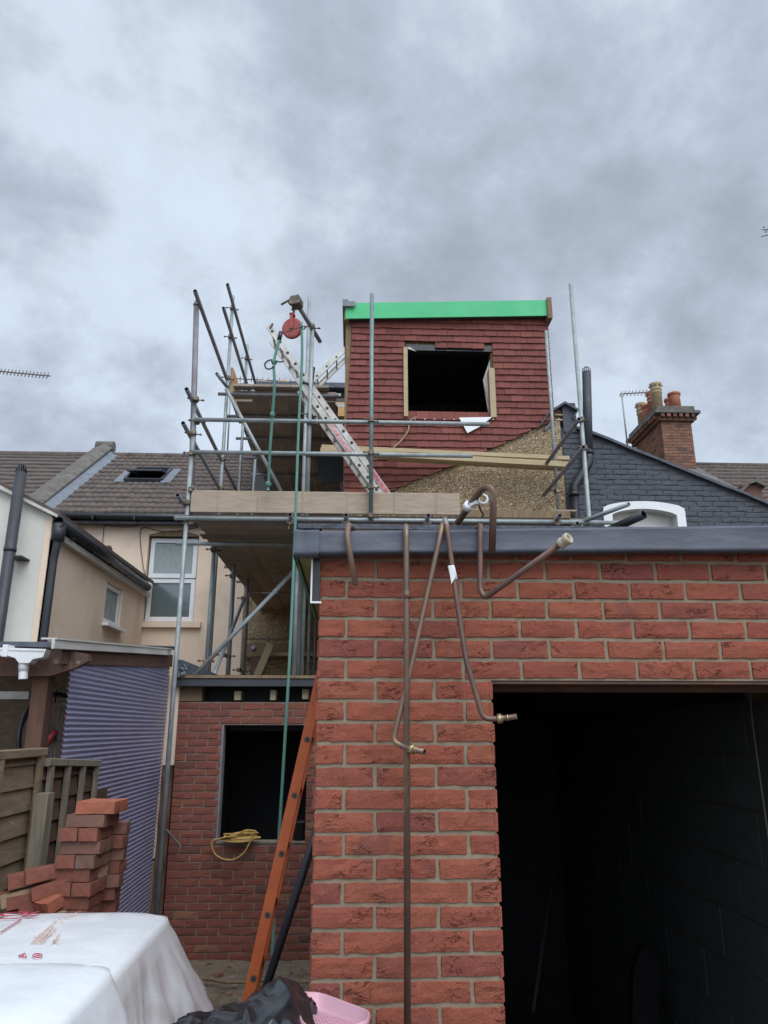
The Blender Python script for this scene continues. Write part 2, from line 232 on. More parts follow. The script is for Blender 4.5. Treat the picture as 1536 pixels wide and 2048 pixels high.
# ------------------------------------------------------------------ mesh builder
ORG = {}
class MB:
    def __init__(s): s.v = []; s.f = []; s.mi = []; s.sm = []; s.rn = []; s.m = 0; s.r = .5; s.smooth = False
    def vert(s, p): s.v.append(Vector(p)); s.rn.append(s.r); return len(s.v)-1
    def face(s, ids): s.f.append(tuple(ids)); s.mi.append(s.m); s.sm.append(s.smooth)
    def hexa(s, c):   # 8 corners: bottom 4 (ccw), top 4
        i = [s.vert(p) for p in c]
        for q in ((3, 2, 1, 0), (4, 5, 6, 7), (0, 1, 5, 4), (1, 2, 6, 5), (2, 3, 7, 6), (3, 0, 4, 7)): s.face([i[k] for k in q])
        return s
    def box(s, x0, x1, y0, y1, z0, z1):
        return s.hexa([(x0, y0, z0), (x1, y0, z0), (x1, y1, z0), (x0, y1, z0), (x0, y0, z1), (x1, y0, z1), (x1, y1, z1), (x0, y1, z1)])
    def beam(s, p0, p1, w, h, up=(0, 0, 1), bev=0):  # rectangular bar from p0 to p1, w across, h along up
        p0, p1 = Vector(p0), Vector(p1); d = (p1-p0).normalized(); a = d.cross(Vector(up))
        if a.length < 1e-4: a = d.cross(Vector((1, 0, 0)))
        a.normalize(); u = a.cross(d).normalized(); a *= w/2; u *= h/2
        if bev <= 0: return s.hexa([p0-a-u, p0+a-u, p1+a-u, p1-a-u, p0-a+u, p0+a+u, p1+a+u, p1-a+u])
        prof = []
        an, un = a.normalized(), u.normalized()
        for sa, su, o in ((-1, -1, 0), (-1, -1, 1), (1, -1, 0), (1, -1, 1), (1, 1, 0), (1, 1, 1), (-1, 1, 0), (-1, 1, 1)):
            fl = (sa*su > 0) ^ (o == 1)
            prof.append(a*sa + u*su - (an*sa*bev if not fl else un*su*bev))
        r0 = [s.vert(p0+q) for q in prof]; r1 = [s.vert(p1+q) for q in prof]
        for i in range(8): s.face((r0[i], r0[(i+1) % 8], r1[(i+1) % 8], r1[i]))
        s.face(r0[::-1]); s.face(r1); return s
    def ring(s, c, a, b, r, n): return [s.vert(Vector(c)+a*(r*math.cos(2*math.pi*k/n))+b*(r*math.sin(2*math.pi*k/n))) for k in range(n)]
    def path(s, pts, r, n=12, hollow=0, caps=True, rr=None):
        pts = [Vector(p) for p in pts]; sm = s.smooth; s.smooth = True; prev = None; rings = []
        for i, p in enumerate(pts):
            d = ((pts[min(i+1, len(pts)-1)]-p).normalized() + (p-pts[max(i-1, 0)]).normalized()).normalized()
            if prev is None:
                a = d.orthogonal().normalized()
            else: a = (prev - d*prev.dot(d)).normalized()
            prev = a; rings.append((s.ring(p, a, d.cross(a), rr[i] if rr else r, n), p, d, a))
        for (A, *_), (B, *_) in zip(rings, rings[1:]):
            for k in range(n): s.face((A[k], A[(k+1) % n], B[(k+1) % n], B[k]))
        for e_, (A, p, d, a) in ((0, rings[0]), (1, rings[-1])):
            s.smooth = False
            if hollow:
                ri = s.ring(p, a, d.cross(a), r-hollow, n); dd = d if e_ == 0 else -d; rj = s.ring(p+dd*min(.12, r*5), a, d.cross(a), r-hollow, n)
                for k in range(n):
                    q = (A[(k+1) % n], A[k], ri[k], ri[(k+1) % n]) if e_ == 0 else (A[k], A[(k+1) % n], ri[(k+1) % n], ri[k])
                    s.face(q); s.face((ri[(k+1) % n], ri[k], rj[k], rj[(k+1) % n]) if e_ == 0 else (ri[k], ri[(k+1) % n], rj[(k+1) % n], rj[k]))
                s.face(rj[::-1] if e_ == 0 else rj)
            elif caps: s.face(A[::-1] if e_ == 0 else A)
        s.smooth = sm; return s
    def lathe(s, c, prof, n=20, axis=(0, 0, 1)):
        ax = Vector(axis).normalized(); a = ax.orthogonal().normalized(); b = ax.cross(a); sm = s.smooth; s.smooth = True
        rs = [s.ring(Vector(c)+ax*z, a, b, max(r, 1e-4), n) for r, z in prof]
        for A, B in zip(rs, rs[1:]):
            for k in range(n): s.face((A[k], A[(k+1) % n], B[(k+1) % n], B[k]))
        s.smooth = False; s.face(rs[0][::-1]); s.face(rs[-1]); s.smooth = sm; return s
    def prism(s, poly, ext):
        ext = Vector(ext); A = [s.vert(p) for p in poly]; B = [s.vert(Vector(p)+ext) for p in poly]; n = len(A)
        s.face(A[::-1]); s.face(B)
        for k in range(n): s.face((A[k], A[(k+1) % n], B[(k+1) % n], B[k]))
        return s
    def grid(s, fn, nu, nv, closed=False):
        sm = s.smooth; s.smooth = True
        ids = [[s.vert(fn(i/nu, j/nv)) for i in range(nu + (0 if closed else 1))] for j in range(nv+1)]
        w = len(ids[0])
        for j in range(nv):
            for i in range(nu): s.face((ids[j][i], ids[j][(i+1) % w], ids[j+1][(i+1) % w], ids[j+1][i]))
        s.smooth = sm; return ids
    def build(s, name, mt, parent=None, loc=None, fix=True):
        me = bpy.data.meshes.new(name)
        if parent is not None: o_ = ORG[parent.name]
        elif loc is not None: o_ = Vector(loc)
        else:
            xs = [p.x for p in s.v]; ys = [p.y for p in s.v]; zs = [p.z for p in s.v]
            o_ = Vector(((min(xs)+max(xs))/2, (min(ys)+max(ys))/2, min(zs)))
        me.from_pydata([tuple(p-o_) for p in s.v], [], s.f); me.update()
        for m_ in (mt if isinstance(mt, list) else [mt]): me.materials.append(M[m_] if isinstance(m_, str) else m_)
        me.polygons.foreach_set('material_index', s.mi); me.polygons.foreach_set('use_smooth', s.sm)
        at = me.attributes.new('rnd', 'FLOAT', 'POINT'); at.data.foreach_set('value', s.rn)
        if fix:
            import bmesh
            b = bmesh.new(); b.from_mesh(me); bmesh.ops.recalc_face_normals(b, faces=b.faces); b.to_mesh(me); b.free()
        o = bpy.data.objects.new(name, me); COL.objects.link(o)
        if parent is not None: o.parent = parent
        else: o.location = o_
        ORG[o.name] = o_
        return o
def tag(o, label=None, cat=None, group=None, kind=None):
    for k, v in (('label', label), ('category', cat), ('group', group), ('kind', kind)):
        if v: o[k] = v
    return o
def root(name, loc, label, cat, group=None):
    o = bpy.data.objects.new(name, None); COL.objects.link(o); o.location = loc; o.empty_display_size = .2; ORG[o.name] = Vector(loc)
    return tag(o, label, cat, group)
def arc(pts, r, k=6):     # round the corners of a polyline
    pts = [Vector(p) for p in pts]; out_ = [pts[0]]
    for a, b, c in zip(pts, pts[1:], pts[2:]):
        d0 = min(r, (a-b).length*.45, (c-b).length*.45); p0 = b+(a-b).normalized()*d0; p1 = b+(c-b).normalized()*d0
        for i in range(k+1):
            t = i/k; out_.append(p0*(1-t)**2 + b*2*t*(1-t) + p1*t*t)
    return out_ + [pts[-1]]
def smooth_curve(pts, k=8):
    pts = [Vector(p) for p in pts]; q = [pts[0]*2-pts[1]] + pts + [pts[-1]*2-pts[-2]]; o = []
    for i in range(1, len(q)-2):
        for j in range(k):
            t = j/k; a, b, c, d = q[i-1:i+3]
            o.append(.5*((2*b)+(c-a)*t+(2*a-5*b+4*c-d)*t*t+(3*b-a-3*c+d)*t**3))
    return o + [pts[-1]]
def bricks(mb, o, u, n, u0, u1, z0, nz, keep=None, bl=.215, bh=.065, j=.010, nu=1, nv=1, depth=.012, off=0, jit=.0015, clipu=None, proud=0., cell=None):
    """courses of facing bricks on a vertical plane; o origin, u along, n outward. keep(ua,ub,za,zb)->list of (ua,ub) to lay"""
    o, u, n = Vector(o), Vector(u), Vector(n)
    for c in range(nz):
        za = z0 + c*(bh+j); x = u0 - ((bl+j)/2 if (c+off) % 2 else 0)
        while x < u1 - .02:
            a, b = max(x, u0), min(x+bl, u1); x += bl+j
            if b-a < .03: continue
            for (p, q) in (keep(a, b, za, za+bh) if keep else [(a, b)]):
                if q-p < .025: continue
                mb.r = random.random(); zt = random.uniform(-jit, jit); pr = proud + random.uniform(0, .002 if nu > 1 else .004)
                U = nu if q-p > .13 else max(1, nu//2)
                ids = {}
                for jj in range(-1, nv+2):
                    for ii in range(-1, U+2):
                        fi, fj = min(max(ii, 0), U)/U, min(max(jj, 0), nv)/nv; edge = ii < 0 or jj < 0 or ii > U or jj > nv
                        ins = .0035 if nu > 1 else .003
                        uu = p+ins+(q-p-2*ins)*fi; z_ = za+ins+(bh-2*ins)*fj+zt; dd = pr
                        if edge:
                            uu += (-ins if ii < 0 else ins if ii > U else 0); z_ += (-ins if jj < 0 else ins if jj > nv else 0); dd = pr-depth
                        if nu > 1:
                            w = Vector((uu*26, z_*26, 5.1)); uu += noise.noise(w)*jit*2.4+noise.noise(w*3)*jit*1.0; z_ += noise.noise(w+Vector((9, 3, 1)))*jit*2.4+noise.noise(w*3+Vector((2, 5, 1)))*jit*1.0
                            if not edge:
                                dd += noise.noise(Vector((uu*13+mb.r*90, z_*34, mb.r*50)))*.0045 + noise.noise(Vector((uu*50, z_*80, mb.r*50)))*.0018
                                if (fi in (0, 1) or fj in (0, 1)): dd -= .002
                        ids[ii, jj] = mb.vert(o+u*uu+Vector((0, 0, z_))+n*dd)
                for jj in range(-1, nv+1):
                    for ii in range(-1, U+1): mb.face((ids[ii, jj], ids[ii+1, jj], ids[ii+1, jj+1], ids[ii, jj+1]))
# ------------------------------------------------------------------ ground
def gz(x, y):
    t = min(max((y-3.6)/1.9, 0), 1); t = t*t*(3-2*t)
    return .6*(1-t) if True else 0
g = MB()
xs = [-400, -60, -20] + [-8+i*.2 for i in range(90)] + [20, 60, 400]; ys = [-400, -60, -12] + [-4+i*.2 for i in range(90)] + [30, 90, 900]
def gh(x, y):
    z = gz(x, y)*(1 if abs(x) < 30 else 0)
    if x > -.12 and y > 2.8: z = 0
    if -9 < x < 9 and -5 < y < 9: z += .035*noise.noise(Vector((x*1.7, y*1.7, 0))) + .02*noise.noise(Vector((x*6, y*6, 3)))
    return z - (.05 if y > 8.5 or (x > -.15 and y > 2.75) else 0)
ids = [[g.vert((x, y, gh(x, y))) for x in xs] for y in ys]; g.smooth = True
for j in range(len(ys)-1):
    for i in range(len(xs)-1): g.face((ids[j][i], ids[j][i+1], ids[j+1][i+1], ids[j+1][i]))
tag(g.build('ground', 'dirt', loc=(0, 0, 0)), kind='structure')
g = MB()
for k in range(420):
    x, y = random.uniform(-2.2, .1), random.uniform(4.5, 8.25); z = gh(x, y); s_ = random.uniform(.006, .03) if k > 30 else random.uniform(.03, .06); g.r = random.random()
    c = [Vector((x, y, z+s_*.3)) + Vector((random.uniform(.5, 1)*a, random.uniform(.5, 1)*b, random.uniform(.3, .7)*d))*s_ for d in (-1, 1) for a, b in ((-1, -1), (1, -1), (1, 1), (-1, 1))]
    g.hexa(c)
tag(g.build('rubble', 'stone', loc=(0, 6, 0)), 'small stones and brick crumbs scattered over the trampled earth', 'rubble', kind='stuff')
# ------------------------------------------------------------------ near brick extension
NY = 2.82
XL = P(640, 1125, Y=NY).x; XP = P(984, 1362, Y=NY).x; ZLN = P(1150, 1361, Y=NY).z; XE = 4.3; YB = 7.0
ex = root('brick_extension', (XL, NY, 0), 'new red brick flat-roofed extension with a wide unlit doorway and grey roof trim', 'building')
mj = .009; bl = (XP-XL-2*mj)/3; bh = .0665
w = MB(); T = .22
ZT = ZLN+7*.0755+.05
w.m = 1
w.box(XL+.004, XP-.004, NY+.006, NY+T, 0, ZLN)                       # pier core
w.box(XL+.004, XE, NY+.006, NY+T, ZLN, ZT)                            # over the lintel
w.box(3.5, XE, NY+.006, NY+T, 0, ZLN)
w.box(XL+.004, XL+.2, NY+T, YB, 0, ZT); w.box(XE-.2, XE, NY+T, YB, 0, ZT); w.box(XL+.2, XE-.2, YB-.2, YB, 0, ZT)
w.m = 0
nc = int(ZLN/.0755)
def keepn(a, b, za, zb):
    if za > ZLN-.03: return [(a, b)]
    o_ = []
    if a < XP: o_.append((a, min(b, XP)))
    if b > 3.5: o_.append((max(a, 3.5), b))
    return o_
zst = ZLN+.006
bricks(w, (0, NY, 0), (1, 0, 0), (0, -1, 0), XL, XE, zst, 7, keepn, bl=bl, bh=bh, j=mj, nu=10, nv=4, off=1)
bricks(w, (0, NY, 0), (1, 0, 0), (0, -1, 0), XL, XE, zst-nc*.0755, nc, keepn, bl=bl, bh=bh, j=mj, nu=10, nv=4, off=(nc+1) % 2)
bricks(w, (XL, NY, 0), (0, -1, 0), (-1, 0, 0), -(YB-NY), 0, zst-nc*.0755, nc+7, None, bl=bl, bh=bh, j=mj)
bricks(w, (XP, NY, 0), (0, 1, 0), (1, 0, 0), 0, T, zst-nc*.0755, nc, None, bl=bl, bh=bh, j=mj)
w.build('wall', ['brick', 'mortar'], ex, fix=False)
l = MB(); l.box(XP-.1, 3.6, NY+.012, NY+T-.01, ZLN-.012, ZLN-.001); l.build('steel_lintel', 'brown_paint', ex)
l = MB(); l.box(XP-.05, 3.55, NY+T+.002, NY+T+.10, ZLN-.03, ZLN+.2); l.build('inner_lintel', 'brown_paint', ex)
# grey trim along the roof edge: rounded upstand with a drip lip
FY = 2.74
fl, fr = P(640, 1061, Y=FY), P(1536, 1049, Y=FY); fbl, fbr = P(640, 1109, Y=FY), P(1536, 1103, Y=FY)
def ftop(x): return fl.z+(fr.z-fl.z)*(x-fl.x)/(fr.x-fl.x)
def fbot(x): return fbl.z+(fbr.z-fbl.z)*(x-fbl.x)/(fbr.x-fbl.x)
XFL = P(588, 1085, Y=FY).x; XFM = P(632, 1085, Y=FY).x
def prof(x):
    t, b = ftop(x), fbot(x); r = .014; o_ = [(FY+.07, b+.006), (FY+.012, b+.002), (FY+.002, b+.003), (FY-.004, b+.012), (FY, b+.02)]
    for i in range(7):
        a = math.pi/2*i/6; o_.append((FY+r-r*math.cos(a), t-r+r*math.sin(a)))
    return o_ + [(FY+.10, t-.002), (FY+.15, t-.02), (FY+.22, t-.035)]
f = MB()
NXF = 120
def ff(u, v):
    x = XFM + (XE+.1-XFM)*u; p = prof(x); k = min(int(v*(len(p)-1)+.001), len(p)-1); y, z = p[k]
    return (x, y+.002*noise.noise(Vector((x*4, k*.4, 1))), z+.0035*noise.noise(Vector((x*3, 0, k*.1))))
f.grid(ff, NXF, len(prof(0))-1)
f.build('fascia_trim', 'fascia', ex, fix=True)
f = MB()
def fc(u, v):
    x = XFL + (XFM+.012-XFL)*u; p = prof(XFM); k = min(int(v*(len(p)-1)+.001), len(p)-1); y, z = p[k]
    return (x, y-.005-.004*u+.002*noise.noise(Vector((x*30, k*.6, 1))), z + (.004 if k > 4 else -.007) + .003*noise.noise(Vector((x*25, k, 0))))
f.grid(fc, 10, len(prof(0))-1)
f.grid(lambda u, v: (XFL, FY-.006+.2*u, fbot(XFM)-.007+(ftop(XFM)-fbot(XFM)+.011-.03*u)*v), 4, 2)
f.build('corner_cap', 'fascia', ex)
rf = MB(); rf.box(XL-.09, XE, NY, YB+.1, ZT, ZT+.02)
rf.build('roof', 'membrane', ex)
# a lumpy raised seam of roofing felt lying across the roof behind the trim
hp = [P(a, b, Y=3.1) for a, b in ((640, 1062), (672, 1055), (700, 1049), (735, 1044), (752, 1043), (800, 1047), (850, 1052), (880, 1058), (960, 1062))]
h = MB()
def hf(u, v):
    t = u*(len(hp)-1); i = min(int(t), len(hp)-2); q = hp[i].lerp(hp[i+1], t-i); z0 = ZT+.02
    s_ = math.sin(math.pi*min(max(v, 0), 1))**.7; return (q.x, 3.0+.32*v, z0 + (q.z-z0)*s_ + .004*noise.noise(Vector((q.x*18, v*9, 0))))
h.grid(hf, 40, 12); h.build('roof_seam', 'membrane', ex)
sf = MB(); sf.box(XL-.085, XL, NY-.06, YB, ZT-.115, ZT-.10); sf.build('soffit', 'soft', ex)
sf = MB(); sf.box(XL-.10, XL-.087, NY-.05, YB, ZT-.125, ZT-.02); sf.build('edge_strip', 'greentrim', ex)
sf = MB(); tz0, tz1 = P(624, 1120, Y=2.8).z, P(626, 1207, Y=2.8).z; tx = P(624, 1160, Y=2.8).x
sf.box(tx-.004, tx+.002, 2.79, 2.80, tz1, tz0); sf.box(tx+.002, XL+.01, 2.79, 2.80, tz1, tz1+.007); sf.build('white_edge_trim', 'pvc', ex)
sf = MB(); sf.box(tx+.003, XL+.002, 2.803, 2.815, tz1+.008, tz0+.01); sf.build('black_membrane', 'black_plastic', ex)
# inside
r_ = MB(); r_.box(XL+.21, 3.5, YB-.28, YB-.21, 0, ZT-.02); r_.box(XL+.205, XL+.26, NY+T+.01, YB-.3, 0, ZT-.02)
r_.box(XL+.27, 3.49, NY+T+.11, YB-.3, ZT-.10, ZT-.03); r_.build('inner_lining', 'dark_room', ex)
r_ = MB(); XR = 1.75
for k in range(10):
    for c in range(7):
        y0 = NY+T+.13+c*.46-(.23 if k % 2 else 0)
        r_.r = random.random(); r_.box(XR+random.uniform(0, .004), XR+.1, max(y0, NY+T+.12), min(y0+.445, YB-.3), .02+k*.23, .02+k*.23+.218)
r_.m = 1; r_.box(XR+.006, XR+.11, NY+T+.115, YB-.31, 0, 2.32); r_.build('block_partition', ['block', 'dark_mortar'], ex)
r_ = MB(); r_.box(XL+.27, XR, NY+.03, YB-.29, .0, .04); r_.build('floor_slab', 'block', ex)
# ------------------------------------------------------------------ low brick infill with flat roof, further back
LY = 8.35
x0 = P(357, 1420, Y=LY).x; x1 = -.16
fz1, fz0, wt = P(400, 1357, Y=LY-.1).z, P(400, 1373, Y=LY-.1).z, P(400, 1404, Y=LY).z
ox0, ox1 = P(439, 1560, Y=LY).x, P(613, 1560, Y=LY).x; oz0, oz1 = P(520, 1682, Y=LY).z, P(520, 1450, Y=LY).z
lo = root('low_brick_infill', ((x0+x1)/2, LY, 0), 'low red brick infill between two houses with unglazed window opening and black roof trim', 'building')
w = MB(); w.m = 1
w.box(x0, ox0, LY+.01, LY+.25, -.1, wt); w.box(ox1, x1, LY+.01, LY+.25, -.1, wt); w.box(ox0, ox1, LY+.01, LY+.25, -.1, oz0-.02); w.box(ox0, ox1, LY+.01, LY+.25, oz1, wt)
w.box(x0, x0+.1, LY+.25, 14.4, 0, wt+.3); w.m = 0
def keepl(a, b, za, zb):
    if zb < oz0+.02 or za > oz1-.03: return [(a, b)]
    o_ = []
    if a < ox0: o_.append((a, min(b, ox0)))
    if b > ox1: o_.append((max(a, ox1), b))
    return o_
n_ = int(wt/.075)+1; bricks(w, (0, LY, 0), (1, 0, 0), (0, -1, 0), x0, x1, wt-n_*.075, n_, keepl, nu=3, nv=2, jit=.0022)
w.build('wall', ['far_brick', 'far_mortar'], lo, fix=False)
q = MB(); q.beam((x0-.05, LY-.09, (fz0+fz1)/2), (x1, LY-.09, (fz0+fz1)/2), .03, fz1-fz0, bev=.006); q.build('fascia_board', 'pipe_grey', lo)
q = MB(); q.box(x0-.03, x1, LY-.12, 14.4, fz1+.004, fz1+.035); q.build('roof', 'timber_b', lo)
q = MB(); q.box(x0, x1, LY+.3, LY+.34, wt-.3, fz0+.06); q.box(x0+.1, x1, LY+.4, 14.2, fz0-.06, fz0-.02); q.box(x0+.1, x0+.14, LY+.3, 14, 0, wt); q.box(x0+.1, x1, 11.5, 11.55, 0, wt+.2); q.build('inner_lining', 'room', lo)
for pa, pb, ya, yb, m_ in ((345+10, 405, 1372, 1402, 'timber_b'), (468, 482, 1382, 1400, 'timber'), (540, 552, 1380, 1400, 'timber'), (604, 616, 1378, 1398, 'timber')):
    a, b = P(pa, yb, Y=LY+.02), P(pb, ya, Y=LY+.02); q = MB(); q.box(a.x, b.x, LY+.02, LY+(1.2 if pb-pa < 30 else .2), a.z, b.z); q.build('rafter', m_, lo)
q = MB(); q.box(ox0-.02, ox0+.015, LY+.004, LY+.12, oz0, oz1-.002); q.build('cavity_closer', 'grey_metal', lo)
q = MB(); q.box(ox0, ox1, LY-.005, LY+.12, oz0-.022, oz0-.004); q.build('sill', 'far_mortar', lo)
# cream rendered end of the boundary wall, broken away below
bw = root('boundary_wall_end', (x0-.1, LY, 0), 'narrow cream rendered wall end, broken away to old timber lower down', 'wall')
a = P(352, 1352, Y=LY); b = P(340, 1530, Y=LY)
xr = x0-.004; xl = xr-.13
q = MB(); q.box(xl, xr, LY-.02, LY+.6, b.z, a.z); q.build('render', 'cream', bw)
q = MB()
def rag(u, v):
    z = b.z*v; s_ = noise.noise(Vector((u*3, z*5, 0)))*.03
    return Vector((xl+.01+(xr-xl-.02)*u, LY-.01+s_, z))
q.grid(rag, 6, 40); q.box(xl+.02, xr-.01, LY+.02, LY+.6, 0, b.z); q.build('broken_core', 'brown_paint', bw)
# ------------------------------------------------------------------ windows
def upvc(parent, o, u, n, z0, z1, w_, name='window', transom=None, curtain=True, fr='pvc', t=.055, dep=.06, pane='glass'):
    o, u, n = Vector(o), Vector(u), Vector(n)
    def bar(a0, a1, za, zb, pr=0):
        p0 = o+u*a0; p1 = o+u*a1; k = MBf.hexa
        c = [p0+n*pr, p1+n*pr, p1+n*(pr-dep), p0+n*(pr-dep)]; k([(q.x, q.y, za) for q in c]+[(q.x, q.y, zb) for q in c])
    MBf = MB()
    bar(0, t, z0, z1); bar(w_-t, w_, z0, z1); bar(t, w_-t, z0, z0+t); bar(t, w_-t, z1-t, z1)
    secs = [(z0, z1)]
    if transom: bar(t, w_-t, transom-t/2, transom+t/2, .012); secs = [(z0, transom), (transom, z1)]
    fo = MBf.build(name, fr, parent)
    for (a, b_) in secs:
        MBf = MB(); bar(t-.005, w_-t+.005, a+t*.8, b_-t*.8, -.03); p_ = MBf.build('pane', pane, parent=None, loc=ORG[parent.name]); p_.parent = fo; p_.location = (0, 0, 0)
    return fo
# ------------------------------------------------------------------ roof tiles
def roof(mb, xa, xb, y0, z0, sl, nc_, ga, keep=None, per=.15, amp=.022):
    th = math.atan(sl); dy, dz = ga*math.cos(th), ga*math.sin(th); nn = Vector((0, -math.sin(th), math.cos(th))); nx = int((xb-xa)/(per/6)); mb.smooth = True
    for c in range(nc_):
        mb.r = random.random(); rows = []
        jit = [random.uniform(-.005, .005) for _ in range(int((xb-xa)/.3)+2)]
        for v, lift in ((0, .0), (0.0, .034), (.5, .02), (1.02, .002)):
            rows.append([mb.vert(Vector((xa+(xb-xa)*i/nx, y0+dy*(c+v), z0+dz*(c+v))) + nn*(lift + amp*abs(math.sin(math.pi*(i*per/6)/per))**.8 - amp*.5*(lift == 0) + jit[int((xb-xa)*i/nx/.3)])) for i in range(nx+1)])
        for A, B in zip(rows, rows[1:]):
            for i in range(nx):
                if keep and not keep(mb.v[A[i]]): continue
                mb.face((A[i], A[i+1], B[i+1], B[i]))
# ------------------------------------------------------------------ cream house at the left (main range and its rear wing)
EY, EZ, SLP = 14.25, 6.25, .70
MY = 14.5
XB_ = P(487, 1200, Y=MY).x            # boundary between cream house and our house
hs = root('cream_house', (-4, MY, 0), 'cream rendered terraced house with brown tiled roof and an open skylight', 'house')
wx0, wx1 = P(291, 1150, Y=MY).x, P(393, 1150, Y=MY).x; wz0, wz1 = P(340, 1243, Y=MY).z, P(345, 1070, Y=MY).z
q = MB(); XW = -6.3
q.box(XW, wx0, MY, MY+.3, 0, EZ+.05); q.box(wx1, XB_, MY, MY+.3, 0, EZ+.05); q.box(wx0, wx1, MY, MY+.3, 0, wz0); q.box(wx0, wx1, MY, MY+.3, wz1, EZ+.05)
q.build('wall', 'cream', hs)
q = MB(); q.box(wx0-.05, wx1+.05, MY+.32, MY+.4, wz0-.1, wz1+.1); q.build('net_curtain', 'net', hs)
wm_ = P(340, 1153, Y=MY).z
upvc(hs, (wx0+.03, MY+.09, 0), (1, 0, 0), (0, -1, 0), wm_-.01, wz1-.05, wx1-wx0-.06, 'upper_window', t=.085, pane='net')
upvc(hs, (wx0+.03, MY+.11, 0), (1, 0, 0), (0, -1, 0), wz0+.02, wm_-.02, wx1-wx0-.06, 'lower_window', t=.085, pane='glass')
q = MB(); q.box(wx0-.12, wx1+.16, MY-.09, MY-.001, wz0-.12, wz0-.01); q.build('window_sill', 'cream', hs)
q = MB()      # segmental brick lintel, painted brown
for k in range(12):
    a = k/12; b_ = (k+1)/12; ar = lambda t: wz1+.09*math.sin(math.pi*t)
    q.hexa([(wx0+(wx1-wx0)*a, MY-.012, wz1-.03), (wx0+(wx1-wx0)*b_, MY-.012, wz1-.03), (wx0+(wx1-wx0)*b_, MY-.001, wz1-.03), (wx0+(wx1-wx0)*a, MY-.001, wz1-.03),
            (wx0+(wx1-wx0)*a, MY-.012, ar(a)), (wx0+(wx1-wx0)*b_, MY-.012, ar(b_)), (wx0+(wx1-wx0)*b_, MY-.001, ar(b_)), (wx0+(wx1-wx0)*a, MY-.001, ar(a))])
q.build('window_arch', 'timber_b', hs)
q = MB(); q.path([(-6.2, EY-.06, EZ-.07), (XB_+.3, EY-.06, EZ-.07)], .062, 12); q.box(-6.2, XB_+.3, EY+.02, EY+.05, EZ-.20, EZ-.03)
for k in range(6): q.box(-5.9+k*.8, -5.87+k*.8, EY-.14, EY+.03, EZ-.15, EZ-.06)
q.build('gutter', 'black_plastic', hs)
# the roof, with a hole for the skylight
rp = Vector((0, EY, EZ)); rn_ = Vector((0, -SLP, 1)).normalized()
sk = [PP(a, b, rp, rn_) for a, b in ((240, 966), (328, 966), (340, 934), (262, 934))]
skx0, skx1 = sk[0].x+.1, sk[1].x-.05; sky0, sky1 = sk[0].y, sk[2].y-.35
q = MB(); roof(q, -6.15, XB_+.35, EY, EZ, SLP, 14, .315, keep=lambda p: not (skx0 < p.x < skx1 and sky0 < p.y < sky1)); ro = q.build('roof', 'tile_b', hs, fix=False)
RY = EY+14*.315*math.cos(math.atan(SLP)); RZ = EZ+14*.315*math.sin(math.atan(SLP))
def sub(mb, name, mt, part, thing): 
    o = mb.build(name, mt, None, loc=ORG[thing.name]); o.parent = part; o.location = (0, 0, 0); return o
q = MB()
for k in range(10):
    xa = -6.15+k*.46; q.r = random.random(); q.path([(xa, RY, RZ-.03+.004*(k % 2)), (xa+.45, RY, RZ-.03)], .12, 12)
sub(q, 'ridge_tile', 'tile_b', ro, hs)
q = MB(); q.hexa([(-6.15, EY+.1, EZ-.2), (XB_, EY+.1, EZ-.2), (XB_, RY, RZ-.25), (-6.15, RY, RZ-.25), (-6.15, EY+.1, EZ-.05), (XB_, EY+.1, EZ-.05), (XB_, RY, RZ-.1), (-6.15, RY, RZ-.1)])
q.box(-6.15, XB_, MY+.6, RY, 0, EZ-.3); q.build('roof_deck', 'room', hs)
def rz(y): return EZ+(y-EY)*SLP
fx = lambda p, l=0: Vector((p[0], p[1], rz(p[1])+l))
s_ = MB()
for a, b_ in (((skx0, sky0), (skx1, sky0)), ((skx1, sky0), (skx1, sky1)), ((skx1, sky1), (skx0, sky1)), ((skx0, sky1), (skx0, sky0))):
    s_.beam(fx(a, .06), fx(b_, .06), .055, .11, up=rn_)
sko = s_.build('skylight', 'pipe_grey', hs)
s_ = MB(); yh = (sky0+sky1)/2; zh = rz(yh)+.12; ang = math.atan(SLP)-R(24); L_ = (sky1-sky0)*.48
d_ = Vector((0, math.cos(ang), math.sin(ang)))
pA, pB = Vector((skx0+.02, yh, zh))-d_*L_, Vector((skx0+.02, yh, zh))+d_*L_; wx_ = Vector((skx1-skx0-.04, 0, 0))
for a, b_ in ((pA, pB), (pA+wx_, pB+wx_), (pA, pA+wx_), (pB, pB+wx_)): s_.beam(a, b_, .045, .045)
sub(s_, 'skylight_sash', 'pipe_grey', sko, hs)
s_ = MB(); s_.hexa([pA+Vector((.03, 0, 0)), pA+wx_, pB+wx_, pB+Vector((.03, 0, 0))]+[v+Vector((0, 0, .01)) for v in (pA+Vector((.03, 0, 0)), pA+wx_, pB+wx_, pB+Vector((.03, 0, 0)))]); sub(s_, 'skylight_pane', 'glass', sko, hs)
for sx_, w_ in ((skx0, -.22), (skx1, .22)):
    s_ = MB(); s_.hexa([fx((sx_, sky0-.1), .03), fx((sx_+w_, sky0-.1), .03), fx((sx_+w_, sky1), .03), fx((sx_, sky1), .03), fx((sx_, sky0-.1), .045), fx((sx_+w_, sky0-.1), .045), fx((sx_+w_, sky1), .045), fx((sx_, sky1), .045)])
    for i_ in range(len(s_.v)): s_.v[i_] = s_.v[i_]+Vector((0, 0, .03))
    sub(s_, 'skylight_flashing', 'lead', sko, hs)
s_ = MB(); s_.box(skx0+.15, skx1-.15, sky1+.15, sky1+.2, rz(sky0)+.05, rz(sky0)+.26); sub(s_, 'skylight_reveal', 'timber', sko, hs)
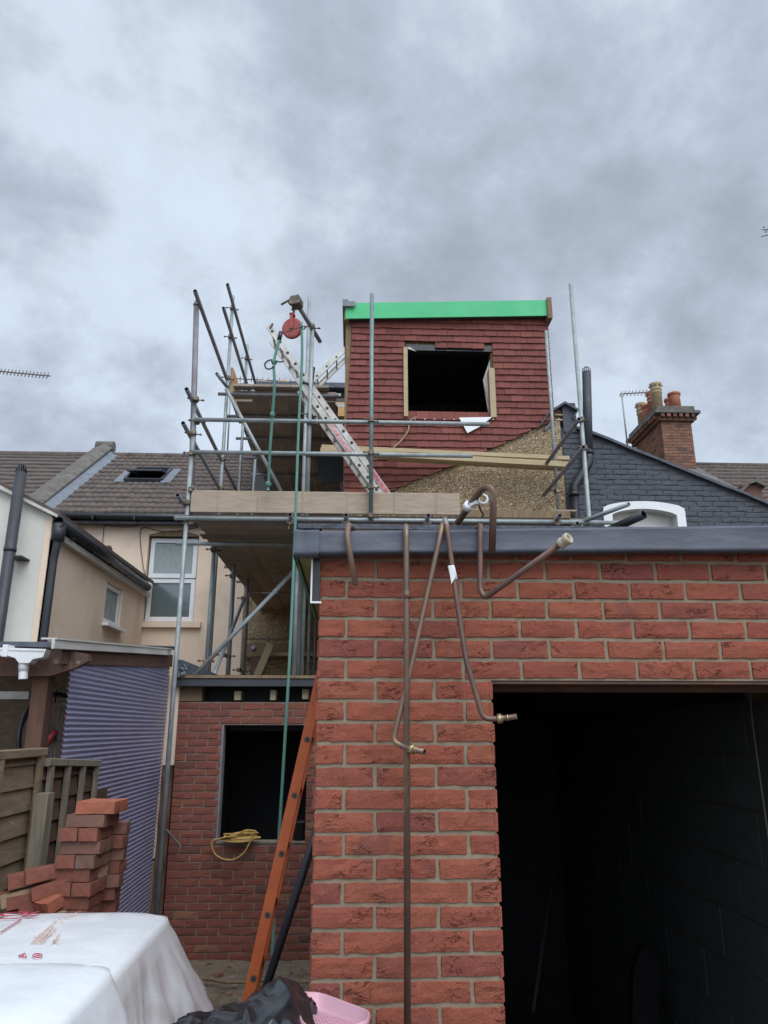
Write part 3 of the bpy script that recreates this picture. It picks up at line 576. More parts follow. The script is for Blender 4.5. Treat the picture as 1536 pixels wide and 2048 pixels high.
s_ = MB(); s_.box(skx0-.1, skx1+.1, sky1+.25, sky1+.3, rz(sky0)-.5, rz(sky1)+.0); sub(s_, 'skylight_room_wall', 'timber_b', sko, hs)
# party parapet with coping and lead flashing at the far left of that roof
pw = MB(); PX0, PX1 = -6.5, -6.2
pw.prism([(PX0, EY-.3, EZ-.2), (PX0, RY+.1, RZ+.15), (PX0, RY+.1, RZ-1), (PX0, EY-.3, EZ-1.5)], (PX1-PX0, 0, 0)); pw.build('parapet', ['old_brick'], hs)
pw = MB()
for k in range(8):
    a, b_ = k/8, (k+.97)/8; A = Vector((0, EY-.35, EZ-.12)).lerp(Vector((0, RY+.1, RZ+.24)), a); B = Vector((0, EY-.35, EZ-.12)).lerp(Vector((0, RY+.1, RZ+.24)), b_); pw.r = random.random()
    c = []
    for q_ in (A, B): c.append([(PX0-.1, q_.y, q_.z), (PX1+.05, q_.y, q_.z), (PX1+.05, q_.y, q_.z+.05), ((PX0+PX1)/2, q_.y, q_.z+.16), (PX0-.1, q_.y, q_.z+.05)])
    i0 = [pw.vert(v) for v in c[0]]; i1 = [pw.vert(v) for v in c[1]]
    for i in range(5): pw.face((i0[i], i0[(i+1) % 5], i1[(i+1) % 5], i1[i]))
    pw.face(i0); pw.face(i1)
pw.path([(PX0-.08, RY+.14, RZ+.3), (PX1+.06, RY+.14, RZ+.3)], .14, 12)
pw.build('parapet_coping', 'slate', hs)
pw = MB(); pw.hexa([(PX1, EY-.2, rz(EY-.2)+.0), (PX1+.26, EY-.1, rz(EY-.1)+.045), (PX1+.26, RY, RZ+.045), (PX1, RY, RZ+.0), (PX1, EY-.2, rz(EY-.2)+.14), (PX1+.27, EY-.1, rz(EY-.1)+.05), (PX1+.27, RY, RZ+.05), (PX1, RY, RZ+.14)]); pw.build('lead_flashing', 'lead', hs)
# rear wing (cream side wall, white painted end)
Xo = P(290, 1200, Y=MY-.02).x
Ya = P(97, 1100, X=Xo).y; gz_ = P(110, 1050, X=Xo).z
q = MB()
sw = [P(a, b, X=Xo+.0) for a, b in ((215, 1162), (246, 1182), (243, 1262), (211, 1243))]
wy0, wy1 = sw[0].y, sw[1].y; wzb, wzt = (sw[2].z+sw[3].z)/2, (sw[0].z+sw[1].z)/2
q.box(Xo-.25, Xo, Ya+.02, wy0, 0, gz_); q.box(Xo-.25, Xo, wy1, MY, 0, gz_); q.box(Xo-.25, Xo, wy0, wy1, 0, wzb); q.box(Xo-.25, Xo, wy0, wy1, wzt, gz_)
q.build('wing_side_wall', 'cream', hs)
upvc(hs, (Xo-.03, wy0+.01, 0), (0, 1, 0), (1, 0, 0), wzb+.01, wzt-.01, wy1-wy0-.02, 'side_window', t=.07, pane='net')
q = MB(); q.box(Xo+.001, Xo+.10, wy0-.06, wy1+.06, wzb-.06, wzb-.01); q.build('side_window_sill', 'pvc', hs)
xw = P(78, 1150, Y=Ya).x; tl = P(0, 975, Y=Ya)
def wtop(x): return gz_+.12 + (tl.z-gz_-.12)*(Xo-x)/(Xo-tl.x)
xf = Xo-3.2
q = MB(); q.prism([(xf, Ya, 0), (xw, Ya, 0), (xw, Ya, wtop(xw)), (xf, Ya, wtop(xf))], (0, .3, 0)); q.build('wing_end_wall', 'white', hs)
q = MB(); q.prism([(xw+.001, Ya+.003, 0), (Xo, Ya+.003, 0), (Xo, Ya+.003, gz_+.08), (xw+.001, Ya+.003, wtop(xw))], (0, .3, 0)); q.build('wing_quoin', 'cream', hs)
q = MB(); q.prism([(Xo+.14, Ya-.08, gz_+.06), (Xo+.14, Ya-.08, gz_+.12), (xf, Ya-.08, wtop(xf)+.10), (xf, Ya-.08, wtop(xf)+.01)], (0, MY-Ya+.06, 0)); q.build('wing_roof', 'tile_b', hs)
q = MB(); q.prism([(Xo+.10, Ya-.10, gz_+.05), (Xo+.10, Ya-.10, gz_+.09), (xf, Ya-.10, wtop(xf)+.03), (xf, Ya-.10, wtop(xf)-.06)], (0, .02, 0)); q.build('bargeboard', 'pvc_old', hs)
q = MB(); q.path([(Xo+.12, Ya-.1, gz_-.01), (Xo+.12, MY-.35, gz_-.06)], .075, 12, hollow=.006)
for k in range(5): q.box(Xo+.01, Xo+.16, Ya+.4+k*.85, Ya+.44+k*.85, gz_-.12, gz_-.02)
q.build('wing_gutter', 'black_plastic', hs)
q = MB(); q.path(arc([(Xo+.11, Ya-.02, gz_-.05), (Xo+.11, Ya-.02, gz_-.3), (Xo+.07, Ya+.03, gz_-.5), (Xo+.07, Ya+.03, 0)], .08), .05, 12)
q.path([(Xo+.11, Ya-.02, gz_-.02), (Xo+.11, Ya-.02, gz_-.25)], .085, 12); q.build('wing_downpipe', 'pipe_grey', hs)
q = MB(); q.box(Xo+.001, Xo+.1, Ya+.0, MY, gz_-.2, gz_-.12); q.build('wing_soffit', 'pvc_old', hs)
# black flue pipe rising in front of the white end wall
fp = root('flue_pipe', P(20, 1200, Y=Ya-.25).xy.to_3d(), 'tall black flue pipe with slotted cap in front of the white end wall', 'pipe')
fb, ft = P(20, 1100, Y=Ya-.25), P(42, 945, Y=Ya-.25)
q = MB(); q.path([(fb.x, fb.y, 0), (fb.x, fb.y, ft.z)], .072, 18); q.path([(fb.x, fb.y, fb.z-.02), (fb.x, fb.y, fb.z+.04)], .078, 18); q.build('pipe', 'pipe_grey', fp)
q = MB()
for k in range(12):
    a = 2*math.pi*k/12; q.path([(fb.x+.07*math.cos(a), fb.y+.07*math.sin(a), ft.z), (fb.x+.045*math.cos(a), fb.y+.045*math.sin(a), ft.z+.10), (fb.x, fb.y, ft.z+.125)], .007, 5)
q.build('cap', 'pipe_grey', fp)
q = MB(); q.box(fb.x-.02, fb.x+.16, fb.y-.01, Ya-.001, fb.z-.09, fb.z-.07); q.build('bracket', 'pipe_grey', fp)
# roof of the next house, beyond the parapet
nh = root('far_left_house', (-8.5, MY, 0), 'slate-grey tiled roof showing beyond the stone-capped parapet at the far left', 'house')
q = MB(); roof(q, -12, -6.55, EY, EZ+.0, SLP, 14, .315, per=.3, amp=.004); q.build('roof', 'tile_b', nh, fix=False)
q = MB(); q.box(-12, -6.6, MY, RY, 0, EZ-.1); q.build('wall', 'cream', nh)
q = MB(); q.path([(-12, RY, RZ-.03), (-6.5, RY, RZ-.03)], .12, 12); q.build('ridge', 'tile_b', nh)
# cables and wall box on the cream wall
def wire(pts, r, name, label, cat, mt='wire', group=None, Y=None, hollow=0):
    q = MB(); q.path(smooth_curve([P(a, b, Y=Y) if not isinstance(a, Vector) else a for a, b in pts]), r, 6); return tag(q.build(name, mt), label, cat, group)
WY = MY-.02
wire([(155, 1068), (160, 1050), (185, 1025)], .009, 'wall_cable', 'short dark cable hanging from the eaves beside the wing gutter', 'cable', Y=WY-.15)
wire([(196, 1100), (205, 1085), (208, 1055), (215, 1051), (250, 1054), (300, 1048), (330, 1050), (390, 1048)], .008, 'wall_cable', 'long thin cable running along the cream wall to the small wall box', 'cable', Y=WY)
wire([(291, 1150), (286, 1130), (280, 1070), (288, 1055), (310, 1060), (345, 1063), (395, 1055)], .008, 'wall_cable', 'thin cable looping down the cream wall to the left side of the upper window', 'cable', Y=WY)
b0 = P(217, 1098, Y=WY); bx = root('wall_box', (b0.x, MY, b0.z), 'small dark red junction box on the cream wall, joined by a cable', 'junction box')
q = MB(); q.lathe((b0.x, MY-.001, b0.z), [(.07, 0), (.075, .03), (.06, .05), (.02, .055)], 10, (0, -1, 0)); q.build('housing', 'brown_paint', bx)
q = MB(); q.path(smooth_curve([(b0.x-.02, MY-.05, b0.z-.03), (b0.x-.06, MY-.06, b0.z-.12), (b0.x-.12, MY-.03, b0.z-.10)]), .012, 6); q.build('lead', 'pvc_old', bx)
# ------------------------------------------------------------------ our house: main rear wall, rear wing, dormer
GY = 9.6
oh = root('house_under_works', (1.2, GY, 0), 'terraced house with pebbledash walls and a plum tile-hung loft dormer being built', 'house')
X0 = P(692, 900, Y=GY).x; X1 = P(1101, 760, Y=GY).x; XPB = P(1131, 1000, Y=GY).x
line = [(600, 1010), (693, 986), (780, 985), (840, 957), (925, 924), (1000, 891), (1060, 862), (1095, 846), (1135, 828)]
lp = [P(a, b, Y=GY) for a, b in line]
def zl(x):
    if x <= lp[0].x: return lp[0].z
    for a, b_ in zip(lp, lp[1:]):
        if x <= b_.x: return a.z+(b_.z-a.z)*(x-a.x)/(b_.x-a.x)
    return lp[-1].z
q = MB(); q.prism([(X0, GY, 0), (XPB, GY, 0), (XPB, GY, zl(XPB))] + [(p.x, GY, p.z) for p in reversed(lp[2:-1]) if p.x < XPB] + [(X0, GY, zl(X0))], (0, .2, 0)); q.build('wing_gable_wall', 'pebble', oh)
q = MB(); q.box(X0, XPB-.01, GY+.2, MY, 0, zl(X0)); q.build('wing_wall', 'pebble', oh)
q = MB(); q.box(XB_+.002, 4.2, MY, MY+.3, 0, 6.4); q.build('main_rear_wall', 'pebble', oh)
q = MB(); q.box(XB_+.01, X0, MY-.012, MY-.001, P(560, 1277, Y=MY).z-.015, P(560, 1277, Y=MY).z); q.build('render_bead', 'pipe_grey', oh)
# dormer over the wing
DZT = P(900, 636, Y=GY).z; wl, wr = P(812, 760, Y=GY).x, P(984, 760, Y=GY).x; wb, wt2 = P(900, 835, Y=GY).z, P(900, 693, Y=GY).z
q = MB(); Z0 = 5.0
q.box(X0+.05, wl, GY+.02, GY+.18, Z0, DZT+.22); q.box(wr, X1-.02, GY+.02, GY+.18, Z0+.9, DZT+.22); q.box(wl, wr, GY+.02, GY+.18, Z0, wb); q.box(wl, wr, GY+.02, GY+.18, wt2, DZT+.22)
q.box(X0+.05, X0+.15, GY+.18, MY, Z0, DZT+.22); q.box(X1-.12, X1-.02, GY+.18, MY, Z0+.9, DZT+.22); dm = q.build('dormer', 'timber_b', oh)
q = MB(); q.box(X0+.16, X1-.13, GY+.19, MY, DZT+.25, DZT+.3); q.box(X0+.16, X1-.13, GY+.19, MY, wb-.4, wb-.36); q.box(X0+.16, X1-.13, 12.5, 12.6, wb-.3, DZT+.25); sub(q, 'dormer_lining', 'attic', dm, oh)
tl_ = MB(); ga = (DZT-P(900, 980, Y=GY).z)/26.0; tw = .178
nr = 30
for c in range(nr):
    zt_ = DZT-c*ga; zb_ = zt_-ga-.0; x = X0+(.02-.0016*c) - (tw/2 if c % 2 else 0)
    xs0 = X0+.07-.09*min(c/22, 1)
    while x < X1:
        a, b_ = max(x, xs0), min(x+tw-.004, X1+.01); x += tw
        if b_-a < .03: continue
        zm = (zt_+zb_)/2; xm = (a+b_)/2
        if zt_-.01 < min(zl(a), zl(b_)): continue
        inside = a < wr+.02 and b_ > wl-.02 and zb_ < wt2-.02 and zb_ > wb-.05
        if inside and c == int((DZT-wt2)/ga) and wl+.35 < xm < wr-.1 : inside = False
        if inside:
            for (a2, b2) in ((a, min(b_, wl-.02)), (max(a, wr+.02), b_)):
                if b2-a2 > .03:
                    tl_.r = random.random(); k_ = random.uniform(-.006, .006)
                    tl_.hexa([(a2, GY-.042, zb_+k_), (b2, GY-.042, zb_+k_*.5), (b2, GY-.028, zb_+k_), (a2, GY-.028, zb_+k_), (a2, GY-.02, zt_+.03), (b2, GY-.02, zt_+.03), (b2, GY-.004, zt_+.03), (a2, GY-.004, zt_+.03)])
            continue
        tl_.r = random.random(); k_ = random.uniform(-.006, .006); ka = zb_+k_; kb = zb_+k_*.4+random.uniform(-.003, .003)
        za_, zb2 = max(ka, zl(a)-.01), max(kb, zl(b_)-.01)
        if za_ > zt_ or zb2 > zt_+.02: continue
        yo = random.uniform(0, .007)
        tl_.hexa([(a, GY-.042-yo, za_), (b_, GY-.042-yo, zb2), (b_, GY-.028, zb2), (a, GY-.028, za_), (a, GY-.02, zt_+.03), (b_, GY-.02, zt_+.03), (b_, GY-.004, zt_+.03), (a, GY-.004, zt_+.03)])
sub(tl_, 'hung_tiles', 'red_tile', dm, oh)
g0, g1, g2, g3 = P(691, 637, Y=GY-.14), P(1098, 631, Y=GY-.14), P(1098, 600, Y=GY-.14), P(691, 606, Y=GY-.14)
q = MB(); q.hexa([g0, g1, g1+Vector((0, .02, 0)), g0+Vector((0, .02, 0)), g3, g2, g2+Vector((0, .02, 0)), g3+Vector((0, .02, 0))]); sub(q, 'green_fascia', 'green', dm, oh)
q = MB(); q.hexa([g0+Vector((.02, .03, .01)), g1+Vector((-.02, .03, .01)), g1+Vector((-.02, 4.8, .01)), g0+Vector((.02, 4.8, .01)), g3+Vector((.02, .03, -.02)), g2+Vector((-.02, .03, -.02)), g2+Vector((-.02, 4.8, -.02)), g3+Vector((.02, 4.8, -.02))]); sub(q, 'dormer_roof', 'pipe_grey', dm, oh)
a, b_ = P(685, 613, Y=GY-.17), P(697, 600, Y=GY-.17); c_ = P(711, 604, Y=GY-.17)
q = MB(); q.box(a.x, b_.x, GY-.19, GY+1, a.z, b_.z); q.box(b_.x, c_.x, GY-.19, GY-.165, a.z, c_.z); sub(q, 'corner_trim', 'grey_metal', dm, oh)
a, b_ = P(1096, 637, Y=GY-.16), P(1102, 596, Y=GY-.16); q = MB(); q.box(a.x, b_.x, GY-.18, GY+.1, a.z, b_.z); sub(q, 'end_batten', 'timber_b', dm, oh)
q = MB(); q.box(X0-.03, X0+.05, GY-.02, MY, Z0, DZT+.2); q.box(P(688, 640, Y=GY-.12).x, X0+.02, GY-.12, MY, P(690, 640, Y=GY-.12).z, P(690, 612, Y=GY-.12).z); sub(q, 'dormer_cheek', 'timber_b', dm, oh)
def tb(name, pa, pb, Ya_, d_, mt='timber'):
    a, b_ = P(*pa, Y=Ya_), P(*pb, Y=Ya_); q = MB(); q.box(min(a.x, b_.x), max(a.x, b_.x), Ya_, Ya_+d_, min(a.z, b_.z), max(a.z, b_.z)); return sub(q, name, mt, dm, oh)
tb('window_jamb', (808, 832), (815, 694), GY-.07, .15); tb('window_jamb', (982, 834), (989, 736), GY-.07, .15); tb('window_head', (812, 700), (985, 692), GY-.01, .12, 'black_plastic')
q = MB(); a = P(918, 835, Y=GY-.07); b_ = P(984, 834, Y=GY-.07); c_ = P(935, 866, Y=GY-.09); d_ = P(962, 852, Y=GY-.08)
fl_ = [a, c_, d_, b_]; q.prism(fl_, (0, .004, 0)); sub(q, 'membrane_flap', 'pvc', dm, oh)
q = MB(); a = P(966, 760, Y=GY+.1); b_ = P(985, 703, Y=GY+.05); c_ = P(985, 830, Y=GY+.05); d_ = P(978, 832, Y=GY+.1); q.prism([b_, a, P(972, 800, Y=GY+.12), d_, c_], (0, .004, 0)); sub(q, 'membrane_strip', 'pvc_old', dm, oh)
q = MB(); a, b_, c_ = P(815, 697, Y=GY-.03), P(833, 703, Y=GY-.03), P(818, 693, Y=GY-.03); q.prism([c_, a, b_], (0, .003, 0)); sub(q, 'torn_membrane', 'pvc_old', dm, oh)
for k in range(9):
    p = P(830+k*19.5, 839, Y=GY-.055); q = MB(); q.lathe(p, [(.008, 0), (.008, .012)], 8, (0, -1, 0)); sub(q, 'white_plug', 'pvc', dm, oh)
q = MB(); q.path(smooth_curve([P(834, 834, Y=GY-.07), P(820, 842, Y=GY-.07), P(816, 862, Y=GY-.07), P(800, 884, Y=GY-.07), P(786, 896, Y=GY-.07)]), .011, 6)
tag(q.build('hanging_cord', 'buff'), 'thin yellow cord hanging from the dormer window sill over the tiles', 'cord')
# bits at the top of the party line
q = MB(); a, b_ = P(1127, 850, Y=GY-.02), P(1146, 806, Y=GY-.02); q.box(a.x, b_.x+.03, GY-.02, GY+.8, a.z-.1, b_.z); q.build('party_stub', 'grey_paint', oh)
for pa, pb, m_ in (((1107, 836), (1128, 818), 'timber_b'), ((1110, 831), (1127, 829), 'timber'), ((1110, 841), (1127, 839), 'timber')):
    a, b_ = P(*pa, Y=GY+.0), P(*pb, Y=GY+.0); yy = -.01 if m_ == 'timber' else .03; q = MB(); q.box(a.x, b_.x, GY+yy, GY+yy+.25, a.z, b_.z); q.build('eaves_batten', m_, oh)
ap = P(1130, 802, Y=GY-.08); la = P(1098, 822, Y=GY-.08); ra = P(1157, 817, Y=GY-.08); lb = P(1082, 846, Y=GY-.08); rb_ = P(1147, 832, Y=GY-.08)
q = MB()
for A, B in ((la, ap), (ap, ra), (lb, la), (ra, rb_)): q.beam(A, B, 1.2, .03, up=(0, 0, 1)) if False else q.hexa([A+Vector((0, 0, -.035)), B+Vector((0, 0, -.035)), B+Vector((0, 1, -.035)), A+Vector((0, 1, -.035)), A, B, B+Vector((0, 1, 0)), A+Vector((0, 1, 0))])
q.build('ridge_cap', 'membrane', oh)
q = MB(); a = P(1090, 862, Y=GY-.03); b_ = P(1103, 850, Y=GY-.05); q.hexa([a, b_, b_+Vector((0, .2, 0)), a+Vector((0, .2, 0)), a+Vector((.0, 0, .04)), b_+Vector((.0, 0, .06)), b_+Vector((0, .2, .06)), a+Vector((0, .2, .04))]); q.build('lead_soaker', 'lead', oh)
# the half-built main dormer behind (seen between upper deck and wing dormer)
md = MB(); mz0, mz1 = 6.4, P(650, 771, Y=14.35).z
md.box(XB_+.05, X0+.1, 14.4, 17.5, 6.4, mz1-.12); dd_ = md.build('main_dormer', 'room', oh)
q = MB(); a = P(585, 765, Y=12.5); q.box(XB_+.02, X0+.2, 14.2, 17.4, mz1-.11, mz1); sub(q, 'flat_roof', 'membrane', dd_, oh)
for i, (ya, yb, xa, xb, m_) in enumerate(((793, 788, 654, 682, 'galv'), (800, 794, 656, 664, 'pvc'), (806, 799, 665, 692, 'tile_b'), (812, 807, 670, 692, 'timber'), (816, 812, 674, 692, 'galv'), (835, 817, 676, 694, 'plyor'), (829, 821, 600, 640, 'timber_b'))):
    a, b_ = P(xa, ya, Y=14.3), P(xb, yb, Y=14.3); q = MB(); q.box(a.x, b_.x, 14.27-.01*i, 14.39, a.z, b_.z); sub(q, 'cladding_strip', m_, dd_, oh)
# roof-structure timbers inside the gap below the lower deck
for pa, pb, Yt, m_ in (((486, 1314), (650, 1287), MY-.2, 'timber_b'), ((540, 1311), (650, 1305), MY-.4, 'timber'), ((500, 1350), (520, 1312), MY-.25, 'brown_paint')):
    a, b_ = P(*pa, Y=Yt), P(*pb, Y=Yt); q = MB(); q.box(a.x, b_.x, Yt, Yt+.12, a.z, b_.z); q.build('roof_timber', m_, oh)
q = MB(); q.beam(P(514, 1352, Y=MY-.6), P(541, 1288, Y=MY-.5), .13, .05, up=(0, 1, 0)); q.build('strut', 'timber', oh)
q = MB(); p = P(507, 1297, Y=MY-.2); q.lathe(p, [(.05, 0), (.05, .01), (.02, .011), (.02, .04)], 10, (0, -1, 0)); q.build('bolt', 'galv', oh)
# ------------------------------------------------------------------ grey painted neighbour wing on the right
gh_ = root('grey_painted_house', (4, GY, 0), 'neighbouring brick wing painted dark grey, with a white arched window', 'house')
gl = [(1150, 853), (1181, 863), (1215, 876), (1252, 892), (1308, 914), (1385, 945), (1432, 964), (1475, 980), (1536, 1006), (1760, 1096)]
glp = [P(a, b, Y=GY) for a, b in gl]; XG = glp[-1].x
def zg(x):
    if x <= glp[0].x: return glp[0].z
    for a, b_ in zip(glp, glp[1:]):
        if x <= b_.x: return a.z+(b_.z-a.z)*(x-a.x)/(b_.x-a.x)
    return glp[-1].z
ax0, ax1 = P(1208, 1050, Y=GY).x, P(1372, 1050, Y=GY).x; az1 = P(1290, 1003, Y=GY).z; azs = P(1210, 1016, Y=GY).z; az0 = az1-1.5
def arch(x, ins=0):
    t = (x-ax0)/(ax1-ax0); t = min(max(t, 0), 1); return azs+(az1-azs)*math.sin(math.pi*t)**.6-ins
w = MB(); w.m = 0
w.prism([(XPB, GY+.012, 0), (ax0, GY+.012, 0), (ax0, GY+.012, zg(ax0)), (glp[0].x, GY+.012, glp[0].z-.02), (XPB, GY+.012, glp[0].z-.02)], (0, .3, 0))
w.prism([(ax1, GY+.012, 0), (XG, GY+.012, 0)] + [(p.x, GY+.012, p.z-.01) for p in reversed(glp) if p.x > ax1] + [(ax1, GY+.012, zg(ax1)-.01)], (0, .3, 0))
w.prism([(ax0, GY+.012, azs)] + [(ax0+(ax1-ax0)*k/12, GY+.012, arch(ax0+(ax1-ax0)*k/12)) for k in range(13)] + [(ax1, GY+.012, zg(ax1)-.01), (ax0, GY+.012, zg(ax0)-.01)], (0, .3, 0))
w.box(ax0, ax1, GY+.012, GY+.3, 0, az0)
def keepg(a, b_, za, zb):
    z_ = min(zg(a), zg(b_))-.02
    if zb > z_: return []
    if za > az0 and za < arch((a+b_)/2)-.0:
        o_ = []
        if a < ax0: o_.append((a, min(b_, ax0)))
        if b_ > ax1: o_.append((max(a, ax1), b_))
        return o_
    return [(a, b_)]
bricks(w, (0, GY, 0), (1, 0, 0), (0, -1, 0), XPB+.02, XG, 3.5, 40, keepg, nu=3, nv=2, jit=.005, depth=.003, j=.009)
w.build('wall', 'grey_paint', gh_, fix=False)
w = MB()
for A, B in zip(glp, glp[1:]):
    w.hexa([A+Vector((0, -.06, -.05)), B+Vector((0, -.06, -.05)), B+Vector((0, 4.6, -.05)), A+Vector((0, 4.6, -.05)), A+Vector((0, -.06, -.01)), B+Vector((0, -.06, -.01)), B+Vector((0, 4.6, -.01)), A+Vector((0, 4.6, -.01))])
w.build('roof', 'membrane', gh_)
w = MB()
w.box(ax0+.10, ax1-.10, GY+.24, GY+.29, az0, az1); w.build('window_pane', 'glass', gh_)
w = MB(); n_ = 16
for k in range(n_):      # arched surround ring
    xa, xb = ax0+(ax1-ax0)*k/n_, ax0+(ax1-ax0)*(k+1)/n_; sh = .10; m0 = (ax0+ax1)/2; sc_ = 1-2*sh/(ax1-ax0); ia, ib = m0+(xa-m0)*sc_, m0+(xb-m0)*sc_
    w.hexa([(ia, GY-.02, arch(xa)-.11), (ib, GY-.02, arch(xb)-.11), (ib, GY+.2, arch(xb)-.11), (ia, GY+.2, arch(xa)-.11), (xa, GY-.02, arch(xa)), (xb, GY-.02, arch(xb)), (xb, GY+.2, arch(xb)), (xa, GY+.2, arch(xa))])
w.box(ax0, ax0+.12, GY-.021, GY+.2, az0, azs-.02); w.box(ax1-.12, ax1, GY-.021, GY+.2, az0, azs-.02); w.build('window_surround', 'pvc', gh_)
w = MB(); zz_ = az1-.32; w.box(ax0+.12, ax1-.12, GY+.14, GY+.22, zz_, az1-.10); w.box(ax0+.12, ax0+.2, GY+.141, GY+.22, az0, zz_); w.box(ax1-.2, ax1-.12, GY+.141, GY+.22, az0, zz_); w.build('window_frame', 'pvc_old', gh_)
w = MB(); w.box(XPB+.05, XG, 12, MY+1, 0, 4.4); w.build('wing_body', 'grey_paint', gh_)
# soil pipe with an offset
sp = root('soil_pipe', P(1150, 1040, Y=GY-.1).xy.to_3d(), 'dark grey soil pipe with swan-neck offset and wire balloon on the grey gable', 'pipe')
yv = GY-.10; pts = [P(1152, 1060, Y=yv), P(1147, 975, Y=yv), P(1178, 925, Y=yv), P(1173, 744, Y=yv)]
pts[0].z = 0; pts[0].x = pts[1].x
q = MB(); q.path([pts[0], pts[1]+Vector((0, 0, -.05))], .056, 16); q.path(arc([pts[1]+Vector((0, 0, -.1)), pts[1], pts[2], pts[2]+Vector((0, 0, .15))], .08), .062, 16); q.build('offset_bend', 'black_plastic', sp)
q = MB(); q.path([pts[2]+Vector((0, 0, .1)), pts[3]], .062, 18); q.build('stack', 'pipe_grey', sp)
q = MB()
for p in (pts[2]+Vector((0, 0, .12)), pts[1]+Vector((0, 0, -.12))): q.path([p, p+Vector((0, 0, .05))], .072, 16)
q.build('collar', 'black_plastic', sp)
q = MB()
for k in range(10):
    a = 2*math.pi*k/10; c_ = pts[3]; q.path([c_+Vector((.058*math.cos(a), .058*math.sin(a), 0)), c_+Vector((.06*math.cos(a), .06*math.sin(a), .045)), c_+Vector((.03*math.cos(a), .03*math.sin(a), .075)), c_+Vector((0, 0, .082))], .005, 5)
q.build('balloon', 'galv', sp)
# ------------------------------------------------------------------ brown-roofed house beyond with parapet and chimney
bh2 = root('house_with_chimney', (8, 16, 0), 'terraced house with brown tiled roof, sloping parapet and six-pot brick chimney', 'house')
PXr = 8.1; RZr = P(1480, 932, Y=RY).z
dzr = RZr-RZ
q = MB(); roof(q, PXr+.1, 14.5, EY, EZ+dzr, SLP, 14, .315); r2 = q.build('roof', 'tile_b', bh2, fix=False)
q = MB(); q.path([(PXr, RY, RZr-.02), (14.5, RY, RZr-.02)], .10, 12); sub(q, 'ridge_tile', 'tile_b', r2, bh2)
q = MB(); q.box(4, 14.5, MY+.1, RY, 0, EZ-.2); q.build('wall', 'grey_paint', bh2)
q = MB(); A, B = Vector((PXr, 15.0, P(1475, 985, Y=15.0).z)), Vector((PXr, RY, P(1345, 915, Y=RY).z))
for k in range(7):
    a, b_ = A.lerp(B, k/7), A.lerp(B, (k+.97)/7); q.hexa([a+Vector((-.2, 0, 0)), a+Vector((.2, 0, 0)), b_+Vector((.2, 0, 0)), b_+Vector((-.2, 0, 0)), a+Vector((-.17, 0, .09)), a+Vector((.17, 0, .09)), b_+Vector((.17, 0, .09)), b_+Vector((-.17, 0, .09))])
q.build('parapet_coping', 'slate', bh2)
q = MB(); q.prism([A+Vector((-.13, 0, -1.6)), A+Vector((-.13, 0, -.005)), B+Vector((-.13, 0, -.005)), B+Vector((-.13, 0, -2))], (.26, 0, 0)); q.build('parapet', 'old_brick', bh2)
q = MB(); a = P(1488, 998, Y=12.8); b_ = P(1522, 970, Y=12.8); q.box(a.x, b_.x, 12.8, 13.4, 3, b_.z); q.build('small_stack', 'old_brick', bh2)
q = MB(); 
for pa, pb in (((1478, 985), (1500, 962)), ((1500, 962), (1512, 958)), ((1512, 958), (1532, 968))):
    a, b_ = P(*pa, Y=12.7), P(*pb, Y=12.7); q.hexa([a+Vector((0, 0, -.05)), b_+Vector((0, 0, -.05)), b_+Vector((0, .8, -.05)), a+Vector((0, .8, -.05)), a, b_, b_+Vector((0, .8, 0)), a+Vector((0, .8, 0))])
q.build('small_stack_cap', 'slate', bh2)
cy0, cy1 = 16.5, 18.2; cxl, cxr = P(1328, 900, Y=cy0).x, P(1389, 900, Y=cy0).x; ct = P(1350, 843, Y=cy0).z
q = MB(); q.m = 1; q.box(cxl+.01, cxr-.01, cy0+.01, cy1, 6, ct); q.m = 0
n_ = int((ct-6)/.075)
bricks(q, (0, cy0, 0), (1, 0, 0), (0, -1, 0), cxl, cxr, 6, n_, None, jit=.004, nu=2, nv=1)
bricks(q, (cxl, 0, 0), (0, 1, 0), (-1, 0, 0), cy0, cy1, 6, n_, None, jit=.004, nu=2, nv=1, off=1)
bricks(q, (cxr, 0, 0), (0, 1, 0), (1, 0, 0), cy0, cy1, 6, n_, None, jit=.004, off=1)
ch = q.build('chimney_stack', ['old_brick', 'lime'], bh2, fix=False)
q = MB(); q.box(cxl-.07, cxr+.07, cy0-.07, cy1+.07, ct, ct+.07)
nb = 6
for k in range(nb): xx = cxl-.04+(cxr-cxl+.08-.08)*k/(nb-1); q.r = random.random(); q.box(xx, xx+.08, cy0-.16, cy0-.07, ct+.07, ct+.16)
for k in range(12): yy = cy0+(cy1-cy0-.1)*k/11; q.r = random.random(); q.box(cxl-.16, cxl-.07, yy, yy+.08, ct+.07, ct+.16); q.box(cxr+.07, cxr+.16, yy, yy+.08, ct+.07, ct+.16)
q.box(cxl-.069, cxr+.069, cy0-.069, cy1+.069, ct+.071, ct+.159); sub(q, 'corbel_course', 'old_brick', ch, bh2)
q = MB(); q.box(cxl-.18, cxr+.18, cy0-.18, cy1+.18, ct+.161, ct+.23); q.box(cxl-.11, cxr+.08, cy0-.1, cy1+.1, ct+.231, ct+.37); sub(q, 'cap', 'slate', ch, bh2)
zc = ct+.35
